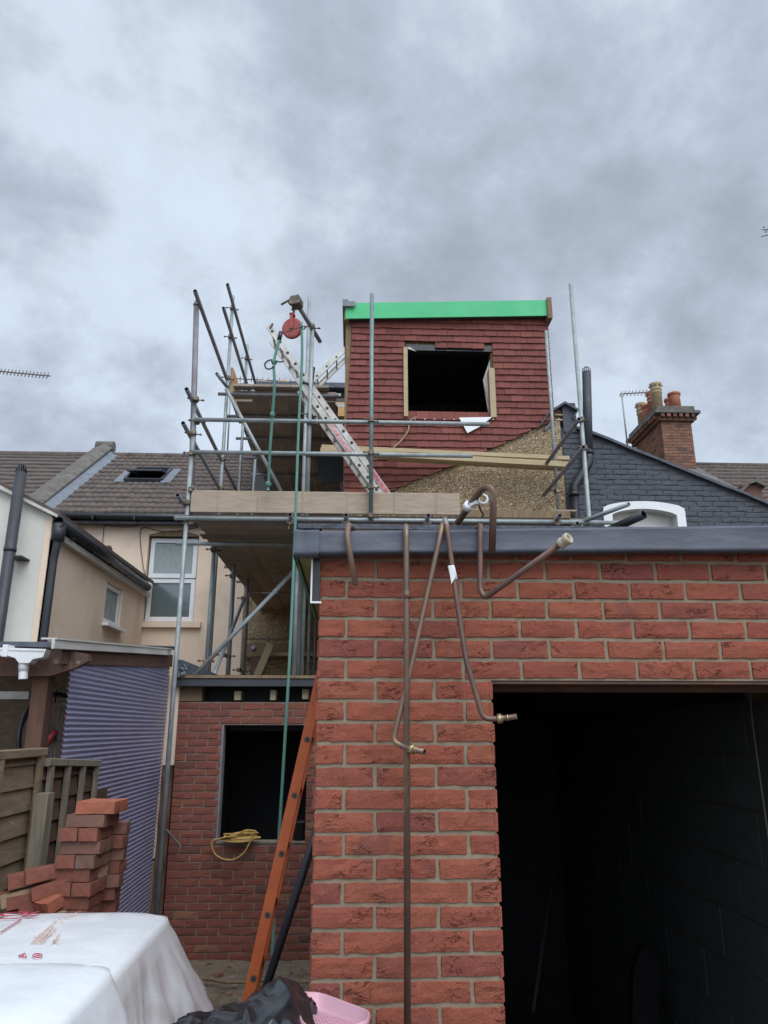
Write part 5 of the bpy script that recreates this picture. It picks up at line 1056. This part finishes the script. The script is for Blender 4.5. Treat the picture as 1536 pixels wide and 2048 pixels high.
# tube carrying the pulley
pb0, pb1 = P(592, 604, Y=7.35), P(640, 683, Y=8.1)
tube(pb0, pb1, 'pulley_arm', 'galv_d', TR*1.05)
q = MB(); d_ = (pb0-pb1).normalized(); c_ = pb0+d_*.0
q.beam(c_-d_*.07, c_+d_*.05, .12, .11, bev=.02); q.beam(c_+Vector((-.08, 0, -.02)), c_+Vector((.03, 0, .05)), .03, .05); q.path([c_+Vector((-.05, -.02, .03)), c_+Vector((-.16, -.02, -.05))], .012, 6); q.path([c_+Vector((.0, -.0, .04)), c_+Vector((.02, 0, .1))], .02, 6, rr=[.03, .006]); q.build('swivel_coupler', 'coupler', scf)
# ------------------------------------------------------------------ gin wheel
pc = P(585, 657, Y=7.42); gw = root('gin_wheel', pc, 'red round gin-wheel pulley hanging from the scaffold arm against the sky', 'pulley')
ax = Vector((.35, 1, .1)).normalized(); q = MB(); RW = .118
q.lathe(pc-ax*.02, [(RW*.2, 0), (RW*.8, .002), (RW, .0), (RW*1.02, .008), (RW*.9, .018), (RW*.9, .022), (RW*1.02, .032), (RW, .04), (RW*.8, .038), (RW*.2, .04)], 28, ax); q.build('wheel', 'red', gw)
up_ = (Vector((0, 0, 1))-ax*ax.z).normalized(); sd2 = ax.cross(up_)
q = MB()
for s_ in (-.032, .032): q.beam(pc+ax*s_-up_*.01, pc+ax*s_+up_*.17, .035, .008, up=ax)
q.beam(pc-ax*.036+up_*.165, pc+ax*.036+up_*.165, .045, .02, up=up_); q.path([pc-ax*.045, pc+ax*.045], .014, 10); q.build('cheek_plate', 'red', gw)
q = MB(); q.path(smooth_curve([pc+up_*.165, pc+up_*.2+sd2*.02, pc+up_*.235, pb0.lerp(pb1, .05)]), .012, 8); q.build('hook', 'coupler', gw)
q = MB(); q.path(smooth_curve([P(559, 668, Y=7.36), P(580, 661, Y=7.33), P(600, 654, Y=7.33), P(609, 653, Y=7.36), P(609, 658, Y=7.4), P(603, 658, Y=7.42)]), .007, 6); q.build('rope_guard', 'coupler', gw)
# ropes
def rope(pts, r, label, knots=(), name='rope', group=None):
    q = MB(); cv = smooth_curve(pts, 10); n = len(cv)
    q.path(cv, r, 10); o = tag(q.build(name, 'rope'), label, 'rope', group)
    for k in knots:
        kk = MB(); c = Vector(k[0]); s_ = k[1]
        for a in range(3):
            d = Vector((math.cos(a*1.3), .4*math.sin(a), math.sin(a*2.1))).normalized(); e_ = d.orthogonal().normalized(); f_ = d.cross(e_)
            kk.path([c+(e_*math.cos(t)+f_*math.sin(t))*s_*.8+d*s_*.25*(a-1) for t in [i*math.pi/6 for i in range(13)]], r*.95, 8)
        w_ = kk.build('knot', 'rope', None, loc=ORG[o.name]); w_.parent = o; w_.location = (0, 0, 0)
    return o
yr = 7.36
rope([P(603, 645, Y=yr), P(604, 720, Y=yr), P(597, 860, Y=yr), P(590, 1060, Y=yr), P(580, 1300, Y=yr), P(565, 1560, Y=yr), P(553, 1750, Y=yr), P(545, 1900, Y=yr-.1), P(543, 1985, Y=yr-.2)], .0145, 'long taut green rope running from the pulley right down to the ground')
k1, k2, k3 = P(548, 724, Y=yr), P(545, 829, Y=yr+.1), P(537, 968, Y=7.7)
kr = rope([P(560, 672, Y=yr), P(556, 690, Y=yr), k1, P(549, 770, Y=yr), k2, P(540, 900, Y=yr+.2), k3, P(536, 982, Y=7.7)], .0155, 'thick knotted green rope hanging from the pulley down to the toe board', [(k1, .026), (k2, .022), (k3, .026)], 'knotted_rope')
q = MB(); q.path([P(562, 664, Y=yr), P(558, 680, Y=yr)], .024, 10); o = q.build('whipping', 'black_plastic', None, loc=ORG[kr.name]); o.parent = kr; o.location = (0, 0, 0)
q = MB(); q.path(smooth_curve([P(a, b_, Y=yr-.02) for a, b_ in ((550, 722), (540, 720), (530, 727), (532, 736), (540, 738), (548, 733))]), .009, 6); q.path(smooth_curve([P(a, b_, Y=yr-.02) for a, b_ in ((553, 722), (560, 724), (568, 722))]), .008, 6); o = q.build('loose_tie', 'black_plastic', None, loc=ORG[kr.name]); o.parent = kr; o.location = (0, 0, 0)
# ------------------------------------------------------------------ aluminium ladders
def ladder(t, A, B, depth, n, m_='alu', sw=.07, sd_=.025, rung_m='alu_d', dots=True, rname='rung', rr_=.014):
    A, B = Vector(A), Vector(B); d = (B-A).normalized(); up = d.cross(Vector((0, 1, 0))).normalized()
    for s_ in (0, depth):
        q = MB(); o_ = Vector((0, s_, 0)); c = sd_/2
        q.beam(A+o_, B+o_, .004, sw, up=up)
        for e_ in (-1, 1): q.beam(A+o_+up*(e_*(sw/2-.005))+Vector((0, (.010 if s_ == 0 else -.010), 0)), B+o_+up*(e_*(sw/2-.005))+Vector((0, (.010 if s_ == 0 else -.010), 0)), sd_, .009, up=up)
        q.build('stile', m_, t)
    L_ = (B-A).length
    for k in range(n):
        p = A+d*(L_*(k+.5)/n); q = MB(); q.path([p+Vector((0, -.003, 0)), p+Vector((0, depth+.003, 0))], rr_, 8)
        if dots: q.m = 1; q.path([p+Vector((0, -.005, 0)), p+Vector((0, -.0035, 0))], .019, 12)
        q.build(rname, [m_, rung_m], t)
YLd = 8.25
al = root('aluminium_ladder', P(775, 988, Y=YLd), 'double aluminium extension ladder leaning up left from the toe board past the pulley', 'ladder')
A, B = P(779, 992, Y=YLd), P(537, 652, Y=YLd); ladder(al, A, B, .38, 15)
dn = (B-A).normalized().cross(Vector((0, 1, 0))).normalized()
if dn.z > 0: dn = -dn
A2, B2 = P(768, 1000, Y=YLd)+dn*.0, P(590, 750, Y=YLd); off_ = dn*.082
A2 = A+(B-A).normalized()*.06+off_; B2 = A+(B-A)*.70+off_; ladder(al, A2, B2, .36, 10)
q = MB(); a, b_ = A2.lerp(B2, .36), A2.lerp(B2, .62); q.beam(a+Vector((0, -.006, 0)), b_+Vector((0, -.006, 0)), .004, .04, up=dn); q.m = 0; q.build('warning_label', 'label', al)
a, b_ = A.lerp(B, .02), A.lerp(B, .16); q = MB(); q.beam(a+Vector((0, -.006, 0)), b_+Vector((0, -.006, 0)), .004, .045, up=dn); q.build('red_end_label', mat('red_label', (.45, .04, .06), (.5, .25, .25), rough=.5, ns=20), al)
q = MB(); p = A.lerp(B, .985); q.beam(p+Vector((0, -.01, 0)), p+Vector((.03, -.01, .06)), .03, .02); q.build('end_stop', 'coupler', al)
q = MB(); p = P(627, 735, Y=YLd-.03); q.path([p, P(623, 770, Y=YLd-.03), P(606, 765, Y=YLd)], .03, 8, rr=[.022, .03, .012]); q.build('guide_bracket', 'black_plastic', al)
rl = root('roof_ladder', P(597, 796, Y=11.5), 'aluminium roof ladder rising right behind the wing dormer', 'ladder')
ladder(rl, P(585, 800, Y=11.5), P(720, 668, Y=11.5), .40, 7, sw=.085, rung_m='alu_d')
# timbers slung across the gable
def timber(pa, pb, Y_, w_, h_, label):
    a, b_ = P(*pa, Y=Y_), P(*pb, Y=Y_); q = MB(); q.beam(a, b_, w_, h_, bev=.003); tag(q.build('timber_length', 'timber'), label, 'timber', 'new timbers slung across the gable')
timber((643, 894), (1138, 917), 9.34, .05, .055, 'long new softwood timber, upper one of the pair slung across the pebbledash gable')
timber((641, 903), (1136, 931), 9.30, .10, .075, 'long new softwood timber, lower one of the pair slung across the pebbledash gable')
timber((775, 918), (1125, 938), 9.42, .05, .05, 'thin new softwood timber tucked behind and under the pair on the gable')
a, b_ = P(590, 1060, Y=8.9), P(600, 980, Y=8.9)
# dark sheet and bits under the ladder
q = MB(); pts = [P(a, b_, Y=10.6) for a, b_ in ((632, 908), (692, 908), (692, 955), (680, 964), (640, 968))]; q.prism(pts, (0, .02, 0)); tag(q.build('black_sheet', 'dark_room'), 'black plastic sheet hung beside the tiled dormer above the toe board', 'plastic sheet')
# ------------------------------------------------------------------ copper pipes hooked over the roof trim
def copper(pts, r, mt, label, bend=.03, nuts=(), extras=None, name='copper_pipe'):
    pts = [p if isinstance(p, Vector) else P(p[0], p[1], Y=p[2]) for p in pts]
    t = root(name, pts[-1], label, 'copper pipe', 'copper pipes hooked over the grey roof trim')
    q = MB(); q.path(arc(pts, bend), r, 14, hollow=.0016); q.build('tube', mt, t)
    for (a, b_, rn2) in nuts:
        p0, p1 = pts[a].lerp(pts[a+1], b_), pts[a].lerp(pts[a+1], min(b_+rn2, 1)); q = MB(); q.path([p0, p1], r*1.8, 6); q.path([p1, p1+(p1-p0)*.35], r*1.25, 12); q.build('compression_nut', 'brass', t)
        q = MB(); pe = pts[-1]; dd = (pts[-1]-pts[-2]).normalized(); q.path([pe-dd*.035, pe-dd*.030], r*1.2, 12); q.build('olive', 'brass', t)
    return t, pts
r22, r15, r28 = .0118, .0098, .0145
yP = 2.712
zr = ZT+.03
def onroof(px_, y_): p = P(px_, 1040, Y=y_); return Vector((p.x, y_, ZT+.034))
t1, _ = copper([onroof(735, 3.15), (697, 1049, 2.74), (694, 1072, yP), (711, 1170, yP)], r22*.9, 'verdi', 'short hooked copper pipe with green tarnish at its bend, leftmost on the roof trim', .035)
t2, _ = copper([onroof(812, 3.3), (812, 1052, 2.73), (812.5, 1070, yP), (815, 2140, yP-.005)], r22*.97, 'copper', 'long straight copper pipe hanging down the whole brick pier', .012)
q = MB(); p = P(813, 1190, Y=yP); q.path([p+Vector((0, 0, -.015)), p+Vector((0, 0, .015))], r22*1.12, 14); q.build('coupling', 'copper_d', t2)
t3, _ = copper([onroof(893, 3.1), (886, 1044, 2.735), (879, 1078, yP), (823, 1330, yP), (786, 1482, yP+.01), (808, 1494, yP), (849, 1504, yP-.06)], r15, 'copper', 'copper pipe slanting down left behind the long one to a brass nut', .022, nuts=((5, .30, .22),))
t4, _ = copper([onroof(890, 3.2), (890, 1036, 2.73), (895, 1062, yP), (912, 1190, yP), (932, 1320, yP), (966, 1437, yP), (995, 1438, yP), (1034, 1433, yP-.02)], r15, 'copper_d', 'dull copper pipe with torn white tape and a brass nut by the doorway', .022, nuts=((6, .0, .22),))
q = MB(); p0, p1 = P(902, 1132, Y=yP), P(909, 1160, Y=yP); q.path([p0, p1], r15*1.35, 12); q.hexa([P(897, 1130, Y=yP-.014), P(906, 1134, Y=yP-.014), P(912, 1152, Y=yP-.014), P(903, 1168, Y=yP-.014)]+[P(897, 1130, Y=yP-.016), P(906, 1134, Y=yP-.016), P(912, 1152, Y=yP-.016), P(903, 1168, Y=yP-.016)]); q.build('torn_tape', 'pvc', t4)
t5, pp5 = copper([(897, 1078, 2.93), (912, 1050, 2.86), (965, 975, 2.66), (984, 975, 2.62), (987, 1010, 2.64), (984, 1104, 2.70)], r28*.92, 'copper_d', 'thick copper pipe in a tall hook above the roof trim, with white clip', .035)
pcx = P(936, 1013, Y=2.75); q = MB(); dd = (pp5[2]-pp5[1]).normalized(); q.path([pcx-dd*.012, pcx+dd*.012], r28*1.35, 14); p2_ = P(965, 1000, Y=2.72)
q.beam(pcx+Vector((.01, -.012, 0)), p2_+Vector((-.02, -.01, -.012)), .02, .014); q.path([p2_+Vector((math.cos(t)*.017, -.01, math.sin(t)*.017)) for t in [i*math.pi/8 for i in range(-9, 5)]], .005, 6); q.build('pipe_clip', 'pvc', t5)
q = MB(); q.path(smooth_curve([P(958, 1010, Y=2.72), P(962, 1022, Y=2.74), P(967, 1030, Y=2.76), P(960, 1036, Y=2.76)]), .004, 6); q.build('hanging_screw', 'coupler', t5)
t6, pp6 = copper([onroof(945, 3.1), (961, 1050, 2.73), (961, 1070, yP), (960, 1180, yP), (970, 1196, yP-.012), (1124, 1086, 2.42)], r22*.88, 'copper_d', 'copper pipe bent up to the right, ending in a cream joint', .03)
pe = pp6[-1]; dd = (pp6[-1]-pp6[-2]).normalized()
q = MB(); q.lathe(pe-dd*.012, [(.011, 0), (.018, .004), (.020, .016), (.0175, .02), (.0175, .028), (.0205, .032), (.0205, .044), (.016, .047), (.011, .043), (.010, .02)], 20, dd); q.build('pipe_joint', 'cream_pl', t6)
# ------------------------------------------------------------------ orange ladder against the side of the extension
YO = 4.3; A = P(493, 2010, Y=YO); A.z = max(A.z, 0); B = P(645, 1335, Y=YO); d_ = (B-A).normalized(); A = A-d_*((A.z-gh(A.x, YO))/d_.z); B = A+d_*((2.72-A.z)/d_.z)
ol = root('orange_ladder', A, 'orange painted metal ladder leaning against the side of the new extension', 'ladder')
holes = [P(a, b_, Y=YO) for a, b_ in ((613, 1480), (588, 1593), (563, 1708), (535, 1831), (505, 1958))]
upn = d_.cross(Vector((0, 1, 0))).normalized()
for s_ in (0, .36):
    q = MB(); o_ = Vector((0, s_, 0)); q.beam(A+o_, B+o_, .005, .054, up=upn)
    for e_ in (-1, 1): q.beam(A+o_+upn*(e_*.0250)+Vector((0, .016 if s_ == 0 else -.016, 0)), B+o_+upn*(e_*.0250)+Vector((0, .016 if s_ == 0 else -.016, 0)), .034, .006, up=upn)
    q.build('stile', 'orange', ol)
st_ = (holes[0]-holes[4]).length/4
for k in range(-4, 6):
    p = holes[2]+d_*(st_*k); 
    if p.z < .1 or p.z > 2.65: continue
    q = MB(); q.path([p+Vector((0, -.001, 0)), p+Vector((0, .361, 0))], .016, 12, hollow=.004); q.m = 1; q.path([p+Vector((0, -.0045, 0)), p+Vector((0, -.0026, 0))], .0165, 16); q.m = 2; q.path([p+Vector((0, -.0062, 0)), p+Vector((0, -.0045, 0))], .0105, 12); q.build('rung', ['orange', 'coupler', 'alu_d'], ol)
# dark pipe behind it
q = MB(); a, b_ = P(640, 1640, Y=5.2), P(545, 1935, Y=5.2); dd = (b_-a).normalized(); b_ = a+dd*((a.z-.02)/-dd.z); q.path([a-dd*.6, b_], .026, 14, hollow=.003)
tag(q.build('leaning_pipe', 'pipe_grey'), 'dark grey plastic pipe leaning behind the orange ladder', 'pipe')
# yellow cable coiled over the sill, bucket in the window
cbl = []
random.seed(3)
for k in range(7):
    w0, w1 = 455+random.uniform(-15, 15), 515+random.uniform(-8, 8); yy = 1668+k*2.2
    cbl += [P(w0, yy, Y=LY-.05-.004*k), P((w0+w1)/2, yy+random.uniform(-3, 4), Y=LY-.07-.004*k), P(w1, yy-2, Y=LY-.05-.004*k), P((w0+w1)/2, yy-random.uniform(1, 5), Y=LY-.02-.004*k)]
cbl += [P(a, b_, Y=LY-.09) for a, b_ in ((470, 1672), (440, 1677), (425, 1682), (424, 1695), (432, 1710), (450, 1719), (470, 1718), (488, 1705), (498, 1688), (505, 1670), (512, 1664), (505, 1661), (490, 1661), (478, 1668))]
q = MB(); q.path(smooth_curve(cbl, 6), .008, 8); yc_ = tag(q.build('yellow_cable', 'cable'), 'coiled yellow cable hanging over the window sill of the low brick wall', 'cable')
bk = root('bucket', P(601, 1683, Y=LY+.06), 'black plastic bucket standing on the window sill behind the orange ladder', 'bucket')
p = P(600, 1681, Y=LY+.06); q = MB(); q.lathe((p.x, LY+.09, oz0), [(.075, 0), (.095, .17), (.1, .172), (.1, .185), (.09, .18)], 20); q.build('body', 'black_plastic', bk)
q = MB(); q.path([(p.x+.098*math.cos(t), LY+.09-.03, oz0+.17-.08*math.sin(t)) for t in [i*math.pi/10 for i in range(11)]], .004, 6); q.build('handle', 'coupler', bk)
q = MB(); q.path(smooth_curve([P(326, 1655, Y=8.2), P(338, 1665, Y=8.2), P(350, 1680, Y=8.2), P(360, 1690, Y=8.2), P(360, 1705, Y=8.2)]), .012, 6); tag(q.build('cable_end', 'wire'), 'short grey cable end curling out from the scaffold foot over the brick wall', 'cable')
q = MB(); q.path(smooth_curve([Vector((-1.5+i*.22, 7.5+.05*math.sin(i*2), .06+gh(-1.5+i*.22, 7.5))) for i in range(5)]), .014, 6); q.path(smooth_curve([Vector((-.75, 7.5, .04)), Vector((-.68, 7.35, .05)), Vector((-.72, 7.2, .03))]), .012, 6); tag(q.build('stick', 'timber_b'), 'thin dark stick lying on the bare earth below the brick wall', 'stick')
# ------------------------------------------------------------------ white film-wrapped packs
def pack(name, cx, cy, hx, hy, z0, z1, label, rot=0, seed=1, cr=.05, flare=None):
    t = root(name, (cx, cy, z0), label, 'pack'); q = MB(); NP = 220; ca, sa = math.cos(rot), math.sin(rot)
    def per(u):
        a = 2*math.pi*u; c, s_ = math.cos(a), math.sin(a); k = (abs(c)**14+abs(s_)**14)**(-1/14); return c*k*hx, s_*k*hy, a
    prof_ = [(0, 0), (.3, 0), (.6, 0), (.8, -.002), (.92, -.006), (.97, -.016), (.99, -.03), (1.0, -.055), (1.01, -.10)] + [(1.01, -.10-.03*i) for i in range(1, 30)]
    def fn(u, v):
        i = min(int(round(v*(len(prof_)-1))), len(prof_)-1); s_, dz = prof_[i]; x, y, a = per(u); dep = max(0, -dz-.06); rdg = (1-2*abs(noise.noise(Vector((x*7+seed, y*7, dz*5+x*3)))))**3
        fold = (noise.noise(Vector((math.cos(a)*5+seed, math.sin(a)*5, dz*1.2)))*.06 + noise.noise(Vector((math.cos(a)*16, math.sin(a)*16+seed, dz*2)))*.018)*min(1, dep*2.2)
        fl_ = dep*.10 + (flare(a, dep) if flare else 0)
        k = s_+ (fold+fl_+.016*rdg*min(1, dep*4))/max(hx, hy); z = z1+dz
        if s_ < .99: z += .004*noise.noise(Vector((x*s_*2.0, y*s_*2.0, seed)))+.001*noise.noise(Vector((x*s_*11, y*s_*11, seed)))-.015*(s_ > .85)*(s_-.85)/.15
        z = max(z, z0)
        return Vector((cx+(x*ca-y*sa)*k, cy+(x*sa+y*ca)*k, z))
    q.grid(fn, NP, len(prof_)-1, closed=True); q.build('film', 'film', t, fix=True); return t
PZ1 = 1.36
cR = P(338, 1828, Z=PZ1-.02); cF = P(236, 1958, Z=PZ1-.02)
w1 = 1.9; ycen = (cR.y+3.05)/2
def flr(a, dep):   # the film stands away from the far right corner
    da = abs(((a-R(30)+math.pi) % (2*math.pi))-math.pi); return dep*.42*math.exp(-(da/.42)**2)
hxx = .95; rotp = math.atan2(cR.x-cF.x, cR.y-cF.y)*-1
pk1 = pack('wrapped_pack', cR.x-hxx+.02, cR.y-.50, hxx, .55, gh(-1.8, 3.6), PZ1, 'white film-wrapped pack with red printing, the rear one by the loose bricks', 0*rotp, 1, flare=flr)
cN = P(222, 1946, Z=PZ1+.01)
pk2 = pack('wrapped_pack', cN.x-hxx+.02, P(110, 1914, Z=PZ1+.045).y-.55, hxx, .55, gh(-1.8, 2.5), PZ1+.05, 'white film-wrapped pack, unprinted, nearest the camera at bottom left', 0, 5, flare=lambda a, d_: d_*.25*math.exp(-((abs(((a-R(32)+math.pi) % (2*math.pi))-math.pi))/.3)**2))
def text_mesh(parent, body, p, size, mt, shear=0, rz_=0, name='lettering', asp=1, ext=.0008):
    cu = bpy.data.curves.new('t', 'FONT'); cu.body = body; cu.size = size; cu.shear = shear; cu.extrude = ext; cu.offset = size*.012; ob = bpy.data.objects.new('t', cu); COL.objects.link(ob)
    dg = bpy.context.evaluated_depsgraph_get(); me = bpy.data.meshes.new_from_object(ob.evaluated_get(dg)); bpy.data.objects.remove(ob)
    o = bpy.data.objects.new(name, me); COL.objects.link(o); me.materials.clear(); me.materials.append(M[mt]); o.parent = parent
    o.location = Vector(p)-ORG[parent.name]; o.rotation_euler = (0, 0, rz_); o.scale = (1, asp, 1); return o
def zt(px_, py_, dz=.008): return P(px_, py_, Z=PZ1+dz)
a = zt(-16, 1832, .012); text_mesh(pk1, 'OL', a, .155, 'ink', .3, 0, asp=.75, ext=.0003)
q = MB()
bx_ = [zt(-30, 1836), zt(43, 1838), zt(2, 1864), zt(-60, 1864)]
for A_, B_ in zip(bx_, bx_[1:]+bx_[:1]): q.beam(A_, B_, .006, .0012)
q.build('printed_box', 'ink', pk1)
q = MB()
for A_, B_ in (((62, 1886), (106, 1846)), ((67, 1886), (100, 1858)), ((73, 1886), (108, 1852)), ((79, 1886), (98, 1864)), ((84, 1886), (112, 1856)), ((66, 1872), (112, 1867)), ((104, 1886), (120, 1866)), ((108, 1884), (118, 1874)), ((106, 1880), (116, 1886))): q.beam(zt(*A_), zt(*B_), .0045, .0012)
q.build('tally_marks', 'ink2', pk1)
for i, (tx_, px_, py_) in enumerate((('= ~ -', 112, 1846), ('~ = ~', 120, 1840), ('- = ~', 130, 1834), ('~ - =', 142, 1828))):
    text_mesh(pk1, '000000', zt(px_, py_), .055, 'ink2', .5, 0, name='faint_print', asp=.5) if False else None
q = MB()
random.seed(9)
for k in range(26):
    x = 104+random.uniform(0, 60); y = 1845-(x-104)*.32+random.uniform(-6, 4); q.beam(zt(x, y), zt(x+random.uniform(3, 8), y+random.uniform(-1, .3)), .004, .001)
q.build('faint_print', 'ink2', pk1)
def loop(cx_, cy_, rx, ry, parent, r=.0022):
    q = MB(); q.path([zt(cx_+rx*math.cos(t), cy_+ry*math.sin(t)) for t in [i*math.pi/10 for i in range(21)]], r, 5)
    q.path([zt(cx_-rx*.5, cy_), zt(cx_+rx*.5, cy_-ry*.3)], r, 5); q.build('printed_symbol', 'ink', parent)
loop(75, 1911, 9, 3.8, pk1)
q = MB(); tri = [zt(37, 1912), zt(50, 1906), zt(53, 1915), zt(37, 1912)]; q.path(tri, .0022, 5); q.path([zt(44, 1912), zt(48, 1910)], .0022, 5); q.build('printed_symbol', 'ink', pk1)
# ------------------------------------------------------------------ black bag and pink tray
bgx = P(488, 2000, Y=2.35); bt = P(520, 1958, Y=2.45).z
bgr = root('bin_bag', (bgx.x, 2.4, .55), 'crumpled shiny black rubbish bag at the foot of the orange ladder', 'bag')
prf = [P(a, b_, Y=2.4) for a, b_ in ((345, 2060), (356, 2022), (385, 2013), (410, 2018), (440, 1998), (475, 1990), (500, 1972), (545, 1957), (580, 1970), (605, 2000), (630, 2050), (640, 2080))]
def topz(x):
    if x <= prf[0].x: return prf[0].z-.3
    for a, b_ in zip(prf, prf[1:]):
        if x <= b_.x: return a.z+(b_.z-a.z)*(x-a.x)/(b_.x-a.x)
    return prf[-1].z-.3
cxb, hxb = (prf[0].x+prf[-1].x)/2, (prf[-1].x-prf[0].x)/2
def bagf(u, v):
    a = 2*math.pi*u; ph = v*math.pi*.62; x = cxb-.01+hxb*math.sin(ph)*math.cos(a)*1.06; y = 2.42+.30*math.sin(ph)*math.sin(a)
    zt_ = topz(min(max(x, prf[0].x+.01), prf[-1].x-.01)); z = zt_ - (1-math.sqrt(max(0, 1-min(1, abs(y-2.42)/.31)**2)))*.35 - max(0, (v-.55))*1.6
    w_ = Vector((x*5, y*5, z*6)); w_ = w_+Vector((noise.noise(w_*1.5), noise.noise(w_*1.5+Vector((3, 3, 3))), 0))*.6; rid = (1-abs(noise.noise(w_))*2)**2; rid2 = (1-abs(noise.noise(w_*2.6+Vector((4, 0, 0))))*2)**2; k = .026*rid+.007*rid2
    return Vector((x+k*math.cos(a)*math.sin(ph), y+k*math.sin(a), max(z+k-.042, .5)))
q = MB(); q.grid(bagf, 160, 90, closed=True); q.build('body', 'bag', bgr)
tr = root('pink_tray', P(665, 2010, Y=2.5), 'pink plastic tray with perforated base propped by the brick pier', 'tray')
tp = [P(592, 1986, Y=2.62), P(640, 1988, Y=2.66), P(741, 2026, Y=2.42), P(735, 2046, Y=2.25), P(640, 2075, Y=2.15), P(600, 2045, Y=2.3)]
cen = sum(tp, Vector())/6; q = MB(); 
def inset(ps, f_, dz): return [cen.lerp(p, f_)+Vector((0, 0, dz)) for p in ps]
def rnd_poly(ps, k=5):
    o_ = []
    n = len(ps)
    for i in range(n):
        a, b_, c = ps[i-1], ps[i], ps[(i+1) % n]; p0, p1 = b_.lerp(a, .22), b_.lerp(c, .22)
        for j in range(k+1): t = j/k; o_.append(p0*(1-t)**2+b_*2*t*(1-t)+p1*t*t)
    return o_
tpr = rnd_poly(tp); rings = [inset(tpr, 1.0, -.012), inset(tpr, 1.015, 0), inset(tpr, .99, .006), inset(tpr, .95, .004), inset(tpr, .92, -.028), inset(tpr, .5, -.028), inset(tpr, .02, -.028)]
q.smooth = True; rid_ = [[q.vert(p) for p in r__] for r__ in rings]
for A_, B_ in zip(rid_, rid_[1:]):
    for k in range(len(A_)): q.face((A_[k], A_[(k+1) % len(A_)], B_[(k+1) % len(A_)], B_[k]))
q.build('tray_shell', 'pink', tr)
q = MB(); n1 = (tp[2]-tp[0]).normalized(); n2 = (tp[4]-tp[0]).normalized()
for i in range(-9, 10):
    for j in range(-7, 8):
        p = cen+n1*(i*.016)+n2*(j*.016)+Vector((0, 0, -.0265)); q.beam(p, p+n1*.008, .008, .003)
q.build('grip_pattern', 'pink', tr)
# something for it to rest on: a stack of grey blocks out of the frame
q = MB(); q.box(cen.x-.2, cen.x+.04, 2.2, 2.55, .55, cen.z-.09); tag(q.build('block_pile', 'block'), 'concrete blocks under the pink tray', 'blocks')
# ------------------------------------------------------------------ things in the dark room
def simple(name, label, cat, fn, m_): q = MB(); fn(q); tag(q.build(name, m_), label, cat)
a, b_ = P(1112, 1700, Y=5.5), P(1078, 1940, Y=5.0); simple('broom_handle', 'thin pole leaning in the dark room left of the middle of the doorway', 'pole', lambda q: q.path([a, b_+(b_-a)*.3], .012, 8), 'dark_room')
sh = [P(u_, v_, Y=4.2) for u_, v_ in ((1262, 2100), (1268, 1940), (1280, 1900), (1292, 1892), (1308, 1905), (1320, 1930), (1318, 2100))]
simple('dark_board', 'round-topped black shape standing in the dark room', 'board', lambda q: q.prism(sh, (0, .05, 0)), 'board_shade')
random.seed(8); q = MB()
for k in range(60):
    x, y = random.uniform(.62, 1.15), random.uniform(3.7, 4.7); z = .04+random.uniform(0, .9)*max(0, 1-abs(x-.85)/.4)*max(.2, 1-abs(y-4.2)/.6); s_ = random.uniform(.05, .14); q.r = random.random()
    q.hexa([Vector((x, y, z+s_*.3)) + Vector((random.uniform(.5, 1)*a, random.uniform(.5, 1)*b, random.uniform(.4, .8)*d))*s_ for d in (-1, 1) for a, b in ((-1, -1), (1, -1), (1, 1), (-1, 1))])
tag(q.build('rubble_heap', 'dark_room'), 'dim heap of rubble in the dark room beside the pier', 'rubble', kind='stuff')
q = MB(); q.path(smooth_curve([P(1500, 1372, Y=3.2), P(1503, 1430, Y=3.2), P(1516, 1530, Y=3.2), P(1540, 1700, Y=3.2)]), .004, 6); tag(q.build('dangling_wire', 'dark_mortar'), 'thin wire dangling inside the doorway near the right edge', 'wire')
# ------------------------------------------------------------------ twig of an overhanging tree, right edge
tw = root('tree_twig', P(1540, 465, Y=6), 'tiny dark leafy twig poking in at the right edge of the sky', 'twig')
q = MB(); q.path(smooth_curve([P(1640, 440, Y=6), P(1560, 455, Y=6), P(1524, 460, Y=6)]), .004, 5); q.path(smooth_curve([P(1640, 440, Y=6), P(1550, 466, Y=6), P(1523, 473, Y=6)]), .004, 5); q.build('stem', 'leaf', tw)
q = MB(); random.seed(4)
for k in range(90):
    t = random.random(); c = P(1524+t*110, 459+random.choice((0, 9))-t*18+random.uniform(-3, 3), Y=6+random.uniform(-.03, .03)); d = Vector((random.uniform(-1, 1), random.uniform(-1, 1), random.uniform(-.6, .6))).normalized(); e_ = d.orthogonal().normalized(); l_ = random.uniform(.018, .032)
    i = [q.vert(c), q.vert(c+d*l_*.5+e_*l_*.28), q.vert(c+d*l_), q.vert(c+d*l_*.5-e_*l_*.28)]; q.face(i)
q.build('leaves', 'leaf', tw)

# neighbour's curved felt roof edge and crumpled lead beside the black trim
q = MB(); cp_ = [P(a, b_, Y=8.75) for a, b_ in ((350, 1318), (366, 1320), (385, 1328), (405, 1338), (428, 1352), (428, 1362), (350, 1362))]; q.prism(cp_, (0, 1.2, 0)); q.build('valley_roof', 'membrane', lo)
q = MB()
q.grid(lambda u, v: P(356+18*u, 1334+20*v-6*u, Y=8.2)+Vector((0, .05*noise.noise(Vector((u*4, v*4, 0))), .02*noise.noise(Vector((u*5, v*5, 2))))), 10, 10); q.build('lead_dressing', 'lead', lo)
